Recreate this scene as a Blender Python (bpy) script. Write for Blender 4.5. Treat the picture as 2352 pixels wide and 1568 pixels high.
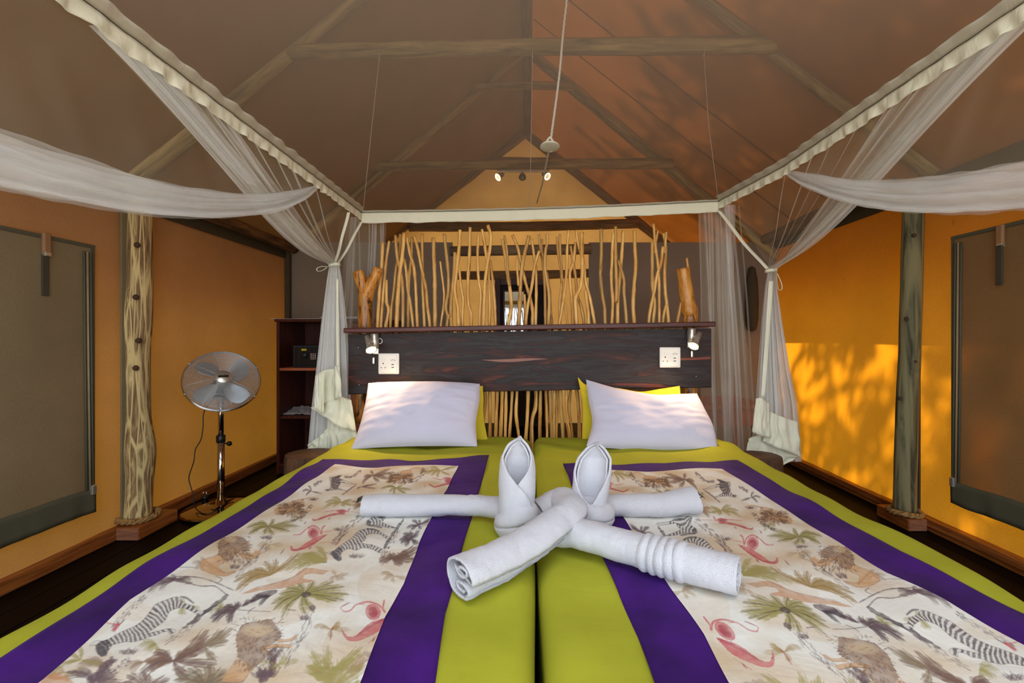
import bpy, bmesh, math, random
import numpy as np
from mathutils import Vector, Matrix, noise as mn

# ------------------------------------------------------------------ scene, camera, light
for o in list(bpy.data.objects):
    bpy.data.objects.remove(o, do_unlink=True)
SC = bpy.context.scene
COL = SC.collection
F, CX, CY, CZ = 1045.0, 1215.0, 777.0, 1.11      # focal length in pixels, vanishing point, eye height
FRAME_W, FRAME_H = 2352.0, 1568.0

cam_data = bpy.data.cameras.new('camera')
cam_data.sensor_width = 36.0
cam_data.lens = F / FRAME_W * 36.0
cam_data.shift_x = -(CX - FRAME_W / 2) / FRAME_W
cam_data.shift_y = -(FRAME_H / 2 - CY) / FRAME_W
cam_data.clip_start = 0.02
cam = bpy.data.objects.new('camera', cam_data)
cam.location = (0, 0, CZ)
cam.rotation_euler = (math.radians(90), 0, 0)
COL.objects.link(cam)
SC.camera = cam

SC.view_settings.view_transform = 'Standard'
SC.view_settings.look = 'None'
SC.view_settings.gamma = 1.0
SC.view_settings.use_curve_mapping = False
SC.view_settings.exposure = 0.0
SC.cycles.transparent_max_bounces = 40
SC.cycles.max_bounces = 10
SC.cycles.diffuse_bounces = 6
SC.cycles.sample_clamp_indirect = 6.0

def lin(c):
    out = []
    for v in c[:3]:
        v = v / 255.0
        out.append(v / 12.92 if v <= 0.04045 else ((v + 0.055) / 1.055) ** 2.4)
    return (out[0], out[1], out[2], 1.0)

world = bpy.data.worlds.new('sky')
SC.world = world
world.use_nodes = True
wn = world.node_tree.nodes
wn['Background'].inputs[0].default_value = (0.80, 0.90, 1.0, 1)
wn['Background'].inputs[1].default_value = 1.75

SUN_DIR = Vector((1.0, -0.35, 0.72)).normalized()     # towards the sun
sd = bpy.data.lights.new('sun', 'SUN')
sd.energy = 8.0
sd.angle = math.radians(0.65)
sd.color = (1.0, 0.88, 0.68)
so = bpy.data.objects.new('sun', sd)
so.rotation_euler = SUN_DIR.to_track_quat('Z', 'Y').to_euler()
so.location = (6, -2, 6)
COL.objects.link(so)

def area(name, loc, rot, sx, sy, power, col):
    d = bpy.data.lights.new(name, 'AREA')
    d.shape = 'RECTANGLE'
    d.size, d.size_y = sx, sy
    d.energy = power
    d.color = col
    o = bpy.data.objects.new(name, d)
    o.location = loc
    o.rotation_euler = rot
    COL.objects.link(o)
    return o
# daylight through the open front of the tent, behind the photographer (first lamp only)
area('front_daylight', (0, -0.33, 0.98), (math.radians(90), 0, math.radians(0)), 3.9, 1.75, 33.0, (0.86, 0.94, 1.0))
gl = area('front_gable_fill', (0, -0.10, 2.75), (math.radians(38), 0, 0), 2.4, 1.0, 22.0, (0.92, 0.96, 1.0))  # added top fill inside the closed gable canvas, no opening there
gl.data.spread = math.radians(110)

# ------------------------------------------------------------------ helpers
def P(px, py, Y):
    return Vector(((px - CX) / F * Y, Y, CZ - (py - CY) / F * Y))

def on_bed(px, py, z=0.60):
    Y = F * (CZ - z) / (py - CY)
    return Vector(((px - CX) / F * Y, Y, z))

rng = random.Random(7)

class MB:
    def __init__(s):
        s.v, s.f = [], []
    def add(s, vf):
        n = len(s.v)
        s.v.extend(vf[0])
        s.f.extend([tuple(i + n for i in f) for f in vf[1]])
        return s

def mesh_obj(name, vf, m, parent=None, smooth=True, label=None):
    if isinstance(vf, MB):
        vf = (vf.v, vf.f)
    me = bpy.data.meshes.new(name)
    me.from_pydata([tuple(p) for p in vf[0]], [], vf[1])
    me.validate()
    if smooth:
        me.polygons.foreach_set('use_smooth', [True] * len(me.polygons))
    if m:
        me.materials.append(m)
    o = bpy.data.objects.new(name, me)
    COL.objects.link(o)
    if parent:
        par(o, parent)
    if label:
        o['label'] = label
    return o

def par(o, p):
    o.parent = p
    o.matrix_parent_inverse = Matrix.Translation(p.location).inverted() if p.parent is None else p_inv(p)

def p_inv(p):
    m = Matrix.Identity(4)
    chain = []
    q = p
    while q:
        chain.append(q)
        q = q.parent
    for q in reversed(chain):
        m = m @ q.matrix_parent_inverse @ Matrix.LocRotScale(q.location, q.rotation_euler, q.scale)
    return m.inverted()

def tag(o, label, cat, group=None):
    o['label'] = label
    o['category'] = cat
    if group:
        o['group'] = group
    return o

def thing(name, loc, label, cat, group=None):
    o = bpy.data.objects.new(name, None)
    o.location = loc
    o.empty_display_size = 0.1
    COL.objects.link(o)
    return tag(o, label, cat, group)

def struct(o, label=None):
    o['kind'] = 'structure'
    if label:
        o['label'] = label
    return o

def finish(o, solid=0.0, sub=0, off=0.0, bevel=0.0):
    if solid:
        md = o.modifiers.new('thick', 'SOLIDIFY')
        md.thickness = solid
        md.offset = off
    if bevel:
        md = o.modifiers.new('bev', 'BEVEL')
        md.width = bevel
        md.segments = 2
        md.limit_method = 'ANGLE'
    if sub:
        md = o.modifiers.new('sub', 'SUBSURF')
        md.levels = sub
        md.render_levels = sub
    return o

def box(x0, x1, y0, y1, z0, z1):
    v = [(x, y, z) for z in (z0, z1) for y in (y0, y1) for x in (x0, x1)]
    f = [(0, 2, 3, 1), (4, 5, 7, 6), (0, 1, 5, 4), (2, 6, 7, 3), (0, 4, 6, 2), (1, 3, 7, 5)]
    return v, f

def bevbox(name, b, m, parent=None, bevel=0.004, label=None):
    o = mesh_obj(name, box(*b), m, parent, smooth=False, label=label)
    if bevel:
        finish(o, bevel=bevel)
    return o

def catmull(pts, n):
    pts = [Vector(p) for p in pts]
    if len(pts) == 2:
        return [pts[0].lerp(pts[1], i / (n - 1)) for i in range(n)]
    out = []
    m = len(pts) - 1
    for i in range(n):
        t = i / (n - 1) * m
        k = min(int(t), m - 1)
        u = t - k
        p1, p2 = pts[k], pts[k + 1]
        p0 = pts[k - 1] if k > 0 else p1 * 2 - p2
        p3 = pts[k + 2] if k + 2 <= m else p2 * 2 - p1
        out.append(0.5 * ((2 * p1) + (p2 - p0) * u + (2 * p0 - 5 * p1 + 4 * p2 - p3) * u * u + (3 * p1 - p0 - 3 * p2 + p3) * u ** 3))
    return out

def frames(path, up=None):
    fr = []
    n = len(path)
    prev = None
    for i in range(n):
        t = (path[min(i + 1, n - 1)] - path[max(i - 1, 0)])
        t = t.normalized() if t.length > 1e-9 else Vector((0, 0, 1))
        if up is not None:
            a = t.cross(up)
            if a.length < 1e-6:
                a = t.cross(Vector((1, 0, 0)))
            a.normalize()
            b = a.cross(t).normalized()
        elif prev is None:
            ref = Vector((0, 0, 1)) if abs(t.z) < 0.9 else Vector((1, 0, 0))
            a = t.cross(ref).normalized()
            b = a.cross(t).normalized()
        else:
            a = (prev - t * prev.dot(t)).normalized()
            b = a.cross(t).normalized()
        prev = a
        fr.append((t, a, b))
    return fr

def tube(path, rad, segs=8, caps=True, rough=0.0, seed=0, freq=6.0):
    path = [Vector(p) for p in path]
    n = len(path)
    fr = frames(path)
    v, f = [], []
    for i in range(n):
        r = rad(i / (n - 1)) if callable(rad) else (rad[i] if isinstance(rad, (list, tuple)) else rad)
        for k in range(segs):
            a = 2 * math.pi * k / segs
            d = fr[i][1] * math.cos(a) + fr[i][2] * math.sin(a)
            rr = r
            if rough:
                q = (path[i] + d * r) * freq + Vector((seed * 3.7, seed * 1.3, 0))
                rr = r * (1 + rough * mn.noise(q))
            v.append(path[i] + d * rr)
    for i in range(n - 1):
        for k in range(segs):
            k2 = (k + 1) % segs
            f.append((i * segs + k, i * segs + k2, (i + 1) * segs + k2, (i + 1) * segs + k))
    if caps:
        f.append(tuple(range(segs))[::-1])
        f.append(tuple((n - 1) * segs + k for k in range(segs)))
    return v, f

def lathe(prof, centre, axis=Vector((0, 0, 1)), segs=24, caps=True):
    """prof: list of (radius, height along axis)"""
    axis = Vector(axis).normalized()
    ref = Vector((0, 0, 1)) if abs(axis.z) < 0.9 else Vector((1, 0, 0))
    a = axis.cross(ref).normalized()
    b = axis.cross(a).normalized()
    c = Vector(centre)
    v, f = [], []
    for (r, h) in prof:
        for k in range(segs):
            t = 2 * math.pi * k / segs
            v.append(c + axis * h + (a * math.cos(t) + b * math.sin(t)) * r)
    n = len(prof)
    for i in range(n - 1):
        for k in range(segs):
            k2 = (k + 1) % segs
            f.append((i * segs + k, (i + 1) * segs + k, (i + 1) * segs + k2, i * segs + k2))
    if caps:
        f.append(tuple(range(segs)))
        f.append(tuple((n - 1) * segs + k for k in range(segs))[::-1])
    return v, f

def grid(fn, nu, nv):
    v = [fn(i / (nu - 1), j / (nv - 1)) for j in range(nv) for i in range(nu)]
    f = [(j * nu + i, j * nu + i + 1, (j + 1) * nu + i + 1, (j + 1) * nu + i) for j in range(nv - 1) for i in range(nu - 1)]
    return v, f

def sweep(prof, path, up=Vector((0, 0, 1)), scale=None, closed=False):
    path = [Vector(p) for p in path]
    fr = frames(path, up)
    m = len(prof)
    v, f = [], []
    for i, p in enumerate(path):
        s = scale(i / (len(path) - 1)) if scale else (1.0, 1.0)
        for (a, b) in prof:
            v.append(p + fr[i][1] * a * s[0] + fr[i][2] * b * s[1])
    mm = m if closed else m - 1
    for i in range(len(path) - 1):
        for k in range(mm):
            k2 = (k + 1) % m
            f.append((i * m + k, i * m + k2, (i + 1) * m + k2, (i + 1) * m + k))
    return v, f

def interp(xs, ys, x):
    if x <= xs[0]:
        return ys[0]
    for i in range(len(xs) - 1):
        if x <= xs[i + 1]:
            t = (x - xs[i]) / (xs[i + 1] - xs[i])
            return ys[i] + (ys[i + 1] - ys[i]) * t
    return ys[-1]

def sstep(a, b, x):
    t = min(1, max(0, (x - a) / (b - a)))
    return t * t * (3 - 2 * t)

# ------------------------------------------------------------------ materials
def newmat(name):
    m = bpy.data.materials.new(name)
    m.use_nodes = True
    nt = m.node_tree
    for n in list(nt.nodes):
        nt.nodes.remove(n)
    out = nt.nodes.new('ShaderNodeOutputMaterial')
    return m, nt, out

def N(nt, t, **kw):
    n = nt.nodes.new(t)
    for k, v in kw.items():
        if k.startswith('i_'):
            key = k[2:]
            key = int(key) if key.isdigit() else key.replace('_', ' ')
            n.inputs[key].default_value = v
        else:
            setattr(n, k, v)
    return n

def L(nt, a, b):
    nt.links.new(a, b)

def coords(nt, scale=(1, 1, 1), loc=(0, 0, 0), rot=(0, 0, 0)):
    tc = N(nt, 'ShaderNodeTexCoord')
    mp = N(nt, 'ShaderNodeMapping')
    mp.inputs['Scale'].default_value = scale
    mp.inputs['Location'].default_value = loc
    mp.inputs['Rotation'].default_value = rot
    L(nt, tc.outputs['Object'], mp.inputs['Vector'])
    return mp.outputs['Vector']

def ramp(nt, fac, stops):
    r = N(nt, 'ShaderNodeValToRGB')
    el = r.color_ramp.elements
    el[0].position, el[0].color = stops[0][0], stops[0][1]
    el[1].position, el[1].color = stops[-1][0], stops[-1][1]
    for p, c in stops[1:-1]:
        e = el.new(p)
        e.color = c
    L(nt, fac, r.inputs['Fac'])
    return r.outputs['Color']

def noise_tex(nt, vec, scale, detail=4, rough=0.55, dist=0.0):
    n = N(nt, 'ShaderNodeTexNoise')
    n.inputs['Scale'].default_value = scale
    n.inputs['Detail'].default_value = detail
    n.inputs['Roughness'].default_value = rough
    n.inputs['Distortion'].default_value = dist
    L(nt, vec, n.inputs['Vector'])
    return n.outputs['Fac']

def bump(nt, h, strength=0.2, dist=0.01):
    b = N(nt, 'ShaderNodeBump')
    b.inputs['Strength'].default_value = strength
    b.inputs['Distance'].default_value = dist
    L(nt, h, b.inputs['Height'])
    return b.outputs['Normal']

def simple(name, col, rough=0.6, metal=0.0, var=0.12, nscale=8.0, bmp=0.0, bscale=60.0, stretch=(1, 1, 1), spec=0.5, sheen=0.0):
    m, nt, out = newmat(name)
    b = N(nt, 'ShaderNodeBsdfPrincipled')
    v = coords(nt, stretch)
    c = lin(col)
    lo = tuple(x * (1 - var) for x in c[:3]) + (1,)
    hi = tuple(min(1, x * (1 + var)) for x in c[:3]) + (1,)
    L(nt, ramp(nt, noise_tex(nt, v, nscale), [(0.3, lo), (0.7, hi)]), b.inputs['Base Color'])
    b.inputs['Roughness'].default_value = rough
    b.inputs['Metallic'].default_value = metal
    b.inputs['Specular IOR Level'].default_value = spec
    if sheen:
        b.inputs['Sheen Weight'].default_value = sheen
    if bmp:
        L(nt, bump(nt, noise_tex(nt, v, bscale, 3), bmp, 0.004), b.inputs['Normal'])
    L(nt, b.outputs[0], out.inputs[0])
    return m

def wood(name, dark, light, axis=0, scale=3.0, stretch=14.0, rough=0.45, bmp=0.15, lo=0.35, hi=0.65, spec=0.4, mid=None, detail=8):
    m, nt, out = newmat(name)
    b = N(nt, 'ShaderNodeBsdfPrincipled')
    s = [stretch, stretch, stretch]
    s[axis] = 1.0
    v = coords(nt, tuple(s))
    n = noise_tex(nt, v, scale, detail, 0.6, 0.4)
    st = [(lo, lin(dark)), (hi, lin(light))]
    if mid:
        st = [(lo, lin(dark)), ((lo + hi) / 2, lin(mid)), (hi, lin(light))]
    L(nt, ramp(nt, n, st), b.inputs['Base Color'])
    b.inputs['Roughness'].default_value = rough
    b.inputs['Specular IOR Level'].default_value = spec
    if bmp:
        L(nt, bump(nt, n, bmp, 0.01), b.inputs['Normal'])
    L(nt, b.outputs[0], out.inputs[0])
    return m

def canvas(name, refl, trans, fac, weave=520.0, ax=(1, 1, 1), stain=0.10, spots=False):
    """woven tent canvas: part reflects, part lets outside light glow through"""
    m, nt, out = newmat(name)
    v = coords(nt)
    big = noise_tex(nt, v, 2.2, 5)
    fine = noise_tex(nt, coords(nt, (weave, weave, weave * 0.5)), 1.0, 2)
    d = N(nt, 'ShaderNodeBsdfDiffuse')
    t = N(nt, 'ShaderNodeBsdfTranslucent')
    def tint(c):
        c = lin(c)
        lo = tuple(x * (1 - stain) for x in c[:3]) + (1,)
        hi = tuple(min(1, x * (1 + stain)) for x in c[:3]) + (1,)
        return ramp(nt, big, [(0.3, lo), (0.7, hi)])
    wv = ramp(nt, fine, [(0.3, (0.78, 0.78, 0.78, 1)), (0.7, (1.14, 1.14, 1.14, 1))])
    for c, sh in ((refl, d), (trans, t)):
        mul = N(nt, 'ShaderNodeMix', data_type='RGBA', blend_type='MULTIPLY')
        mul.inputs[0].default_value = 1.0
        L(nt, tint(c), mul.inputs[6])
        L(nt, wv, mul.inputs[7])
        last = mul.outputs[2]
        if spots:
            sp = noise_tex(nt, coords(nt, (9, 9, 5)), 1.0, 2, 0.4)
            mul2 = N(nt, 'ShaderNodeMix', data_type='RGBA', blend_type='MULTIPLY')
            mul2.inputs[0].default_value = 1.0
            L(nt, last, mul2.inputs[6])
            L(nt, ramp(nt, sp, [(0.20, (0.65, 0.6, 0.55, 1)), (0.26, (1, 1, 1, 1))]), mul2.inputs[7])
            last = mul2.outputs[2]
        L(nt, last, sh.inputs['Color'])
    bn = bump(nt, fine, 0.2, 0.001)
    L(nt, bn, d.inputs['Normal'])
    mx = N(nt, 'ShaderNodeMixShader')
    mx.inputs[0].default_value = fac
    L(nt, d.outputs[0], mx.inputs[1])
    L(nt, t.outputs[0], mx.inputs[2])
    L(nt, mx.outputs[0], out.inputs[0])
    return m

def net(name, col, cover, tfac=0.45, var=0.12, vscale=3.0):
    """fine mosquito gauze: threads cover a share of the area, the holes let light straight through"""
    m, nt, out = newmat(name)
    tr = N(nt, 'ShaderNodeBsdfTransparent')
    d = N(nt, 'ShaderNodeBsdfDiffuse')
    d.inputs['Color'].default_value = lin(col)
    t = N(nt, 'ShaderNodeBsdfTranslucent')
    t.inputs['Color'].default_value = lin(col)
    mx = N(nt, 'ShaderNodeMixShader')
    mx.inputs[0].default_value = tfac
    L(nt, d.outputs[0], mx.inputs[1])
    L(nt, t.outputs[0], mx.inputs[2])
    a = N(nt, 'ShaderNodeMixShader')
    n = noise_tex(nt, coords(nt), vscale, 3)
    mr = N(nt, 'ShaderNodeMapRange')
    mr.inputs[1].default_value, mr.inputs[2].default_value = 0.3, 0.7
    mr.inputs[3].default_value, mr.inputs[4].default_value = cover * (1 - var), cover * (1 + var)
    L(nt, n, mr.inputs[0])
    L(nt, mr.outputs[0], a.inputs[0])
    L(nt, tr.outputs[0], a.inputs[1])
    L(nt, mx.outputs[0], a.inputs[2])
    L(nt, a.outputs[0], out.inputs[0])
    return m

def glow(name, col, strength):
    m, nt, out = newmat(name)
    e = N(nt, 'ShaderNodeEmission')
    n = noise_tex(nt, coords(nt), 30.0, 1)
    c = lin(col)
    L(nt, ramp(nt, n, [(0.2, tuple(x * .95 for x in c[:3]) + (1,)), (0.8, c)]), e.inputs[0])
    e.inputs[1].default_value = strength
    L(nt, e.outputs[0], out.inputs[0])
    return m

def cloth(name, col, rough=0.85, var=0.05, fibre=900.0, bmp=0.25, sheen=0.0, wr=0.0, wscale=5.0, trans=0.0):
    m, nt, out = newmat(name)
    b = N(nt, 'ShaderNodeBsdfPrincipled')
    v = coords(nt)
    c = lin(col)
    lo = tuple(x * (1 - var) for x in c[:3]) + (1,)
    hi = tuple(min(1, x * (1 + var)) for x in c[:3]) + (1,)
    L(nt, ramp(nt, noise_tex(nt, v, 7.0, 4), [(0.3, lo), (0.7, hi)]), b.inputs['Base Color'])
    b.inputs['Roughness'].default_value = rough
    b.inputs['Specular IOR Level'].default_value = 0.15
    if sheen:
        b.inputs['Sheen Weight'].default_value = sheen
        b.inputs['Sheen Roughness'].default_value = 0.4
    nrm = bump(nt, noise_tex(nt, v, fibre, 2), bmp, 0.002 if bmp < 0.9 else 0.0035)
    if wr:
        bb = N(nt, 'ShaderNodeBump')
        bb.inputs['Strength'].default_value = wr
        bb.inputs['Distance'].default_value = 0.02
        L(nt, noise_tex(nt, coords(nt, (1, 2.2, 1)), wscale, 4, 0.5, 0.6), bb.inputs['Height'])
        L(nt, nrm, bb.inputs['Normal'])
        nrm = bb.outputs['Normal']
    L(nt, nrm, b.inputs['Normal'])
    last = b.outputs[0]
    if trans:
        t = N(nt, 'ShaderNodeBsdfTranslucent')
        t.inputs['Color'].default_value = c
        mx = N(nt, 'ShaderNodeMixShader')
        mx.inputs[0].default_value = trans
        L(nt, last, mx.inputs[1])
        L(nt, t.outputs[0], mx.inputs[2])
        last = mx.outputs[0]
    L(nt, last, out.inputs[0])
    return m

M = {}
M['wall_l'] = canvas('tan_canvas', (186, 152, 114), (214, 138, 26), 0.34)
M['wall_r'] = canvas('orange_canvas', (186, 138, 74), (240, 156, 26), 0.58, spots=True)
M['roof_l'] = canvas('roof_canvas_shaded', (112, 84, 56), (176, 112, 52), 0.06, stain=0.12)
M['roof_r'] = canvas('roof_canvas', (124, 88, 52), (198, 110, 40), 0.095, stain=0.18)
M['rear'] = canvas('rear_canvas', (190, 140, 82), (238, 178, 96), 0.46, stain=0.14)
M['front'] = canvas('front_canvas', (150, 140, 122), (176, 168, 150), 0.35)
M['olive'] = canvas('olive_canvas', (152, 142, 112), (170, 140, 80), 0.25)
M['olive_r'] = canvas('olive_canvas_warm', (140, 124, 88), (170, 138, 62), 0.30)
M['hemolive'] = cloth('olive_hem', (96, 94, 76), 0.8)
M['dark_canvas'] = canvas('dark_canvas', (150, 138, 124), (120, 100, 80), 0.10)
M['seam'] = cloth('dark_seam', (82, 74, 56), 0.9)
M['floor'] = wood('dark_floor', (9, 6, 5), (20, 13, 11), axis=1, scale=2.5, stretch=9, rough=0.5, bmp=0.06, spec=0.08)
M['base'] = wood('red_brown_wood', (120, 64, 28), (176, 106, 50), axis=1, scale=4, stretch=14, rough=0.4)
M['block'] = wood('pale_red_wood', (128, 82, 60), (166, 112, 84), axis=0, scale=9, stretch=6, rough=0.6)
M['log'] = wood('roof_log', (96, 80, 50), (184, 158, 102), axis=0, scale=2.2, stretch=11, rough=0.8, bmp=0.4)
M['log_y'] = wood('ridge_log', (62, 50, 36), (108, 88, 60), axis=0, scale=2.6, stretch=9, rough=0.8, bmp=0.4)
M['log_dark'] = wood('rear_log', (112, 98, 78), (156, 136, 108), axis=0, scale=3, stretch=9, rough=0.8, bmp=0.3)
M['eave'] = wood('eave_log', (52, 34, 20), (126, 92, 52), axis=0, scale=3, stretch=6, rough=0.8, bmp=0.4)

def post_mat(name, dark, mid, light, sc, st, lo, hi, scrib):
    m, nt, out = newmat(name)
    b = N(nt, 'ShaderNodeBsdfPrincipled')
    v = coords(nt, (st, st, 1.0), rot=(0.06, 0.04, 0))
    n = noise_tex(nt, v, sc, 6, 0.62, 0.8)
    base = ramp(nt, n, [(lo, lin(dark)), ((lo + hi) / 2, lin(mid)), (hi, lin(light))])
    vo = N(nt, 'ShaderNodeTexVoronoi', feature='DISTANCE_TO_EDGE')
    vo.inputs['Scale'].default_value = scrib
    vo.inputs['Randomness'].default_value = 1.0
    L(nt, coords(nt, (7.5, 7.5, 0.42), rot=(0.10, 0.16, 0)), vo.inputs['Vector'])
    line = ramp(nt, vo.outputs['Distance'], [(0.04, (1, 1, 1, 1)), (0.12, (0, 0, 0, 1))])
    mx = N(nt, 'ShaderNodeMix', data_type='RGBA')
    L(nt, line, mx.inputs[0])
    L(nt, base, mx.inputs[6])
    mx.inputs[7].default_value = lin(light)
    L(nt, mx.outputs[2], b.inputs['Base Color'])
    b.inputs['Roughness'].default_value = 0.75
    b.inputs['Specular IOR Level'].default_value = 0.25
    L(nt, bump(nt, n, 0.4, 0.01), b.inputs['Normal'])
    L(nt, b.outputs[0], out.inputs[0])
    return m
M['post_l'] = post_mat('scraped_bark_pole', (110, 84, 58), (152, 126, 88), (222, 200, 142), 4.0, 9.0, 0.34, 0.66, 5.0)
M['post_r'] = post_mat('grey_green_pole', (62, 62, 46), (104, 102, 76), (140, 134, 98), 3.0, 9.0, 0.35, 0.65, 1.6)
M['knot'] = simple('knot', (78, 54, 40), 0.8)
M['rope'] = wood('rope', (116, 84, 44), (196, 158, 98), axis=2, scale=60, stretch=1, rough=0.9, bmp=0.5)

M['net_top'] = net('ceiling_gauze', (154, 138, 120), 0.46, 0.42, 0.05, 1.2)
M['net'] = net('side_gauze', (208, 200, 178), 0.22, 0.35, 0.25, 2.5)
M['net_fold'] = net('folded_gauze', (246, 248, 246), 0.34, 0.30, 0.15, 5.0)
M['net_dense'] = net('gathered_gauze', (246, 248, 248), 0.48, 0.30, 0.12, 5.0)
M['cream'] = cloth('cream_cotton', (240, 240, 218), 0.9, 0.03, 700, 0.2, wr=0.2, wscale=14, trans=0.06)
M['string'] = cloth('white_string', (214, 206, 190), 0.9)

M['duvet'] = cloth('lime_cotton', (162, 163, 46), 0.9, 0.06, 900, 0.2, wr=0.18, wscale=3.5)
M['pillow_y'] = cloth('yellow_cotton', (214, 192, 52), 0.85, 0.05, 900, 0.2, wr=0.25, wscale=5)
M['pillow_w'] = cloth('white_cotton', (206, 205, 226), 0.85, 0.02, 1100, 0.15, wr=0.30, wscale=5)
M['purple'] = cloth('purple_velvet', (58, 18, 100), 0.8, 0.42, 500, 0.25, sheen=0.03, wr=0.2, wscale=6)
M['terry'] = cloth('white_terry', (214, 214, 222), 0.95, 0.03, 620, 0.92, sheen=0.1)
M['tagdark'] = simple('dark_label', (30, 40, 42), 0.6)
M['mattress'] = cloth('mattress_cotton', (190, 186, 176), 0.9)

def panel_mat():
    m, nt, out = newmat('dark_rosewood')
    b = N(nt, 'ShaderNodeBsdfPrincipled')
    n1 = noise_tex(nt, coords(nt, (1.0, 6, 7.0)), 2.4, 10, 0.62, 1.1)
    n2 = noise_tex(nt, coords(nt, (1.6, 10, 46.0)), 3.0, 6, 0.6, 0.3)
    base = ramp(nt, n1, [(0.28, lin((116, 58, 44))), (0.38, lin((70, 40, 34))), (0.48, lin((40, 31, 31))), (0.56, lin((54, 49, 51))), (0.63, lin((42, 32, 32))), (0.72, lin((90, 50, 42)))])
    gr = ramp(nt, n2, [(0.35, (0.72, 0.72, 0.72, 1)), (0.62, (1.14, 1.1, 1.1, 1))])
    mul = N(nt, 'ShaderNodeMix', data_type='RGBA', blend_type='MULTIPLY')
    mul.inputs[0].default_value = 1.0
    L(nt, base, mul.inputs[6])
    L(nt, gr, mul.inputs[7])
    L(nt, mul.outputs[2], b.inputs['Base Color'])
    b.inputs['Roughness'].default_value = 0.5
    b.inputs['Specular IOR Level'].default_value = 0.3
    L(nt, bump(nt, n2, 0.12, 0.004), b.inputs['Normal'])
    L(nt, b.outputs[0], out.inputs[0])
    return m
M['panel'] = panel_mat()
M['cap'] = wood('red_shelf_wood', (58, 26, 24), (98, 52, 46), axis=0, scale=5, stretch=16, rough=0.35)
def stick_mat(name, dark, mid, light, rough, sc=(26, 26, 3.5), lo=0.28, md=0.40):
    m, nt, out = newmat(name)
    b = N(nt, 'ShaderNodeBsdfPrincipled')
    oi = N(nt, 'ShaderNodeObjectInfo')
    tc = N(nt, 'ShaderNodeTexCoord')
    ad = N(nt, 'ShaderNodeVectorMath', operation='ADD')
    L(nt, tc.outputs['Object'], ad.inputs[0])
    L(nt, oi.outputs['Random'], ad.inputs[1])
    mp = N(nt, 'ShaderNodeMapping')
    mp.inputs['Scale'].default_value = sc
    L(nt, ad.outputs[0], mp.inputs['Vector'])
    n = noise_tex(nt, mp.outputs['Vector'], 2.0, 6, 0.65, 0.6)
    base = ramp(nt, n, [(lo, lin(dark)), (md, lin(mid)), (0.66, lin(light))])
    hs = N(nt, 'ShaderNodeHueSaturation')
    mr = N(nt, 'ShaderNodeMapRange')
    mr.inputs[3].default_value, mr.inputs[4].default_value = 0.68, 1.12
    L(nt, oi.outputs['Random'], mr.inputs[0])
    L(nt, mr.outputs[0], hs.inputs['Value'])
    L(nt, base, hs.inputs['Color'])
    L(nt, hs.outputs[0], b.inputs['Base Color'])
    b.inputs['Roughness'].default_value = rough
    L(nt, bump(nt, n, 0.3, 0.004), b.inputs['Normal'])
    L(nt, b.outputs[0], out.inputs[0])
    return m
M['stick'] = stick_mat('varnished_stick', (96, 56, 20), (204, 148, 70), (238, 194, 116), 0.3)
M['trunk'] = stick_mat('varnished_trunk', (70, 38, 12), (190, 120, 44), (226, 164, 80), 0.28, (20, 20, 4.5), 0.38, 0.46)
M['chrome'] = simple('brushed_chrome', (216, 214, 204), 0.28, 0.8, 0.05)
M['steel'] = simple('polished_steel', (214, 216, 220), 0.12, 1.0, 0.03)
M['bronze'] = simple('polished_base_metal', (168, 150, 128), 0.08, 1.0, 0.03)
M['blade'] = simple('fan_blade_metal', (190, 198, 206), 0.35, 0.5, 0.04)
M['wire'] = simple('grille_wire', (206, 210, 212), 0.3, 0.5, 0.03)
M['black'] = simple('black_plastic', (20, 20, 22), 0.4)
M['white_pl'] = simple('white_plastic', (248, 244, 236), 0.35, 0, 0.02)
M['hole'] = simple('socket_hole', (40, 26, 16), 0.8)
M['bulb'] = glow('warm_bulb', (255, 226, 176), 14.0)
M['shelf'] = wood('dark_red_shelf', (54, 22, 16), (88, 40, 28), axis=2, scale=4, stretch=10, rough=0.4)
M['shelf_back'] = wood('red_shelf_back', (178, 96, 64), (206, 124, 86), axis=2, scale=3, stretch=5, rough=0.5)
M['safe'] = simple('safe_grey', (38, 46, 52), 0.45)
M['safe_dark'] = simple('safe_dark', (20, 23, 27), 0.4)
M['yellow'] = simple('yellow_sticker', (224, 200, 40), 0.6)
M['paper'] = simple('paper', (206, 206, 208), 0.8, var=0.03)
M['zip'] = simple('zip_teeth', (156, 146, 118), 0.6)
M['napkin'] = cloth('grey_white_cloth', (176, 180, 184), 0.9)
M['stump'] = wood('stump_bark', (40, 26, 18), (104, 70, 44), axis=2, scale=9, stretch=3, rough=0.8, bmp=0.6)
M['stump_top'] = wood('stump_top', (62, 40, 26), (104, 72, 48), axis=0, scale=10, stretch=3, rough=0.6, bmp=0.3)
M['leather'] = simple('tan_leather', (156, 118, 84), 0.6, bmp=0.2)
M['strap'] = simple('dark_strap', (70, 66, 52), 0.8)
M['gauze_dark'] = simple('dark_gauze_panel', (40, 42, 48), 0.8, var=0.2, nscale=3)
M['mirror'] = simple('mirror_glass', (225, 230, 232), 0.02, 1.0, 0.0)
M['leaf'] = canvas('tree_leaf', (60, 86, 34), (90, 130, 40), 0.35)
M['bark'] = wood('tree_bark', (60, 46, 34), (110, 92, 70), axis=2, scale=6, stretch=4, rough=0.9, bmp=0.5)
M['sand'] = simple('sandy_ground', (170, 146, 112), 0.95, var=0.2, nscale=2, bmp=0.3)
# ------------------------------------------------------------------ the tent shell
XL, XR = -2.30, 2.34
YF, YP, YB = -0.36, 4.31, 6.00
RIDGE = 3.87
EL, ER = 1.98, 2.05

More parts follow.
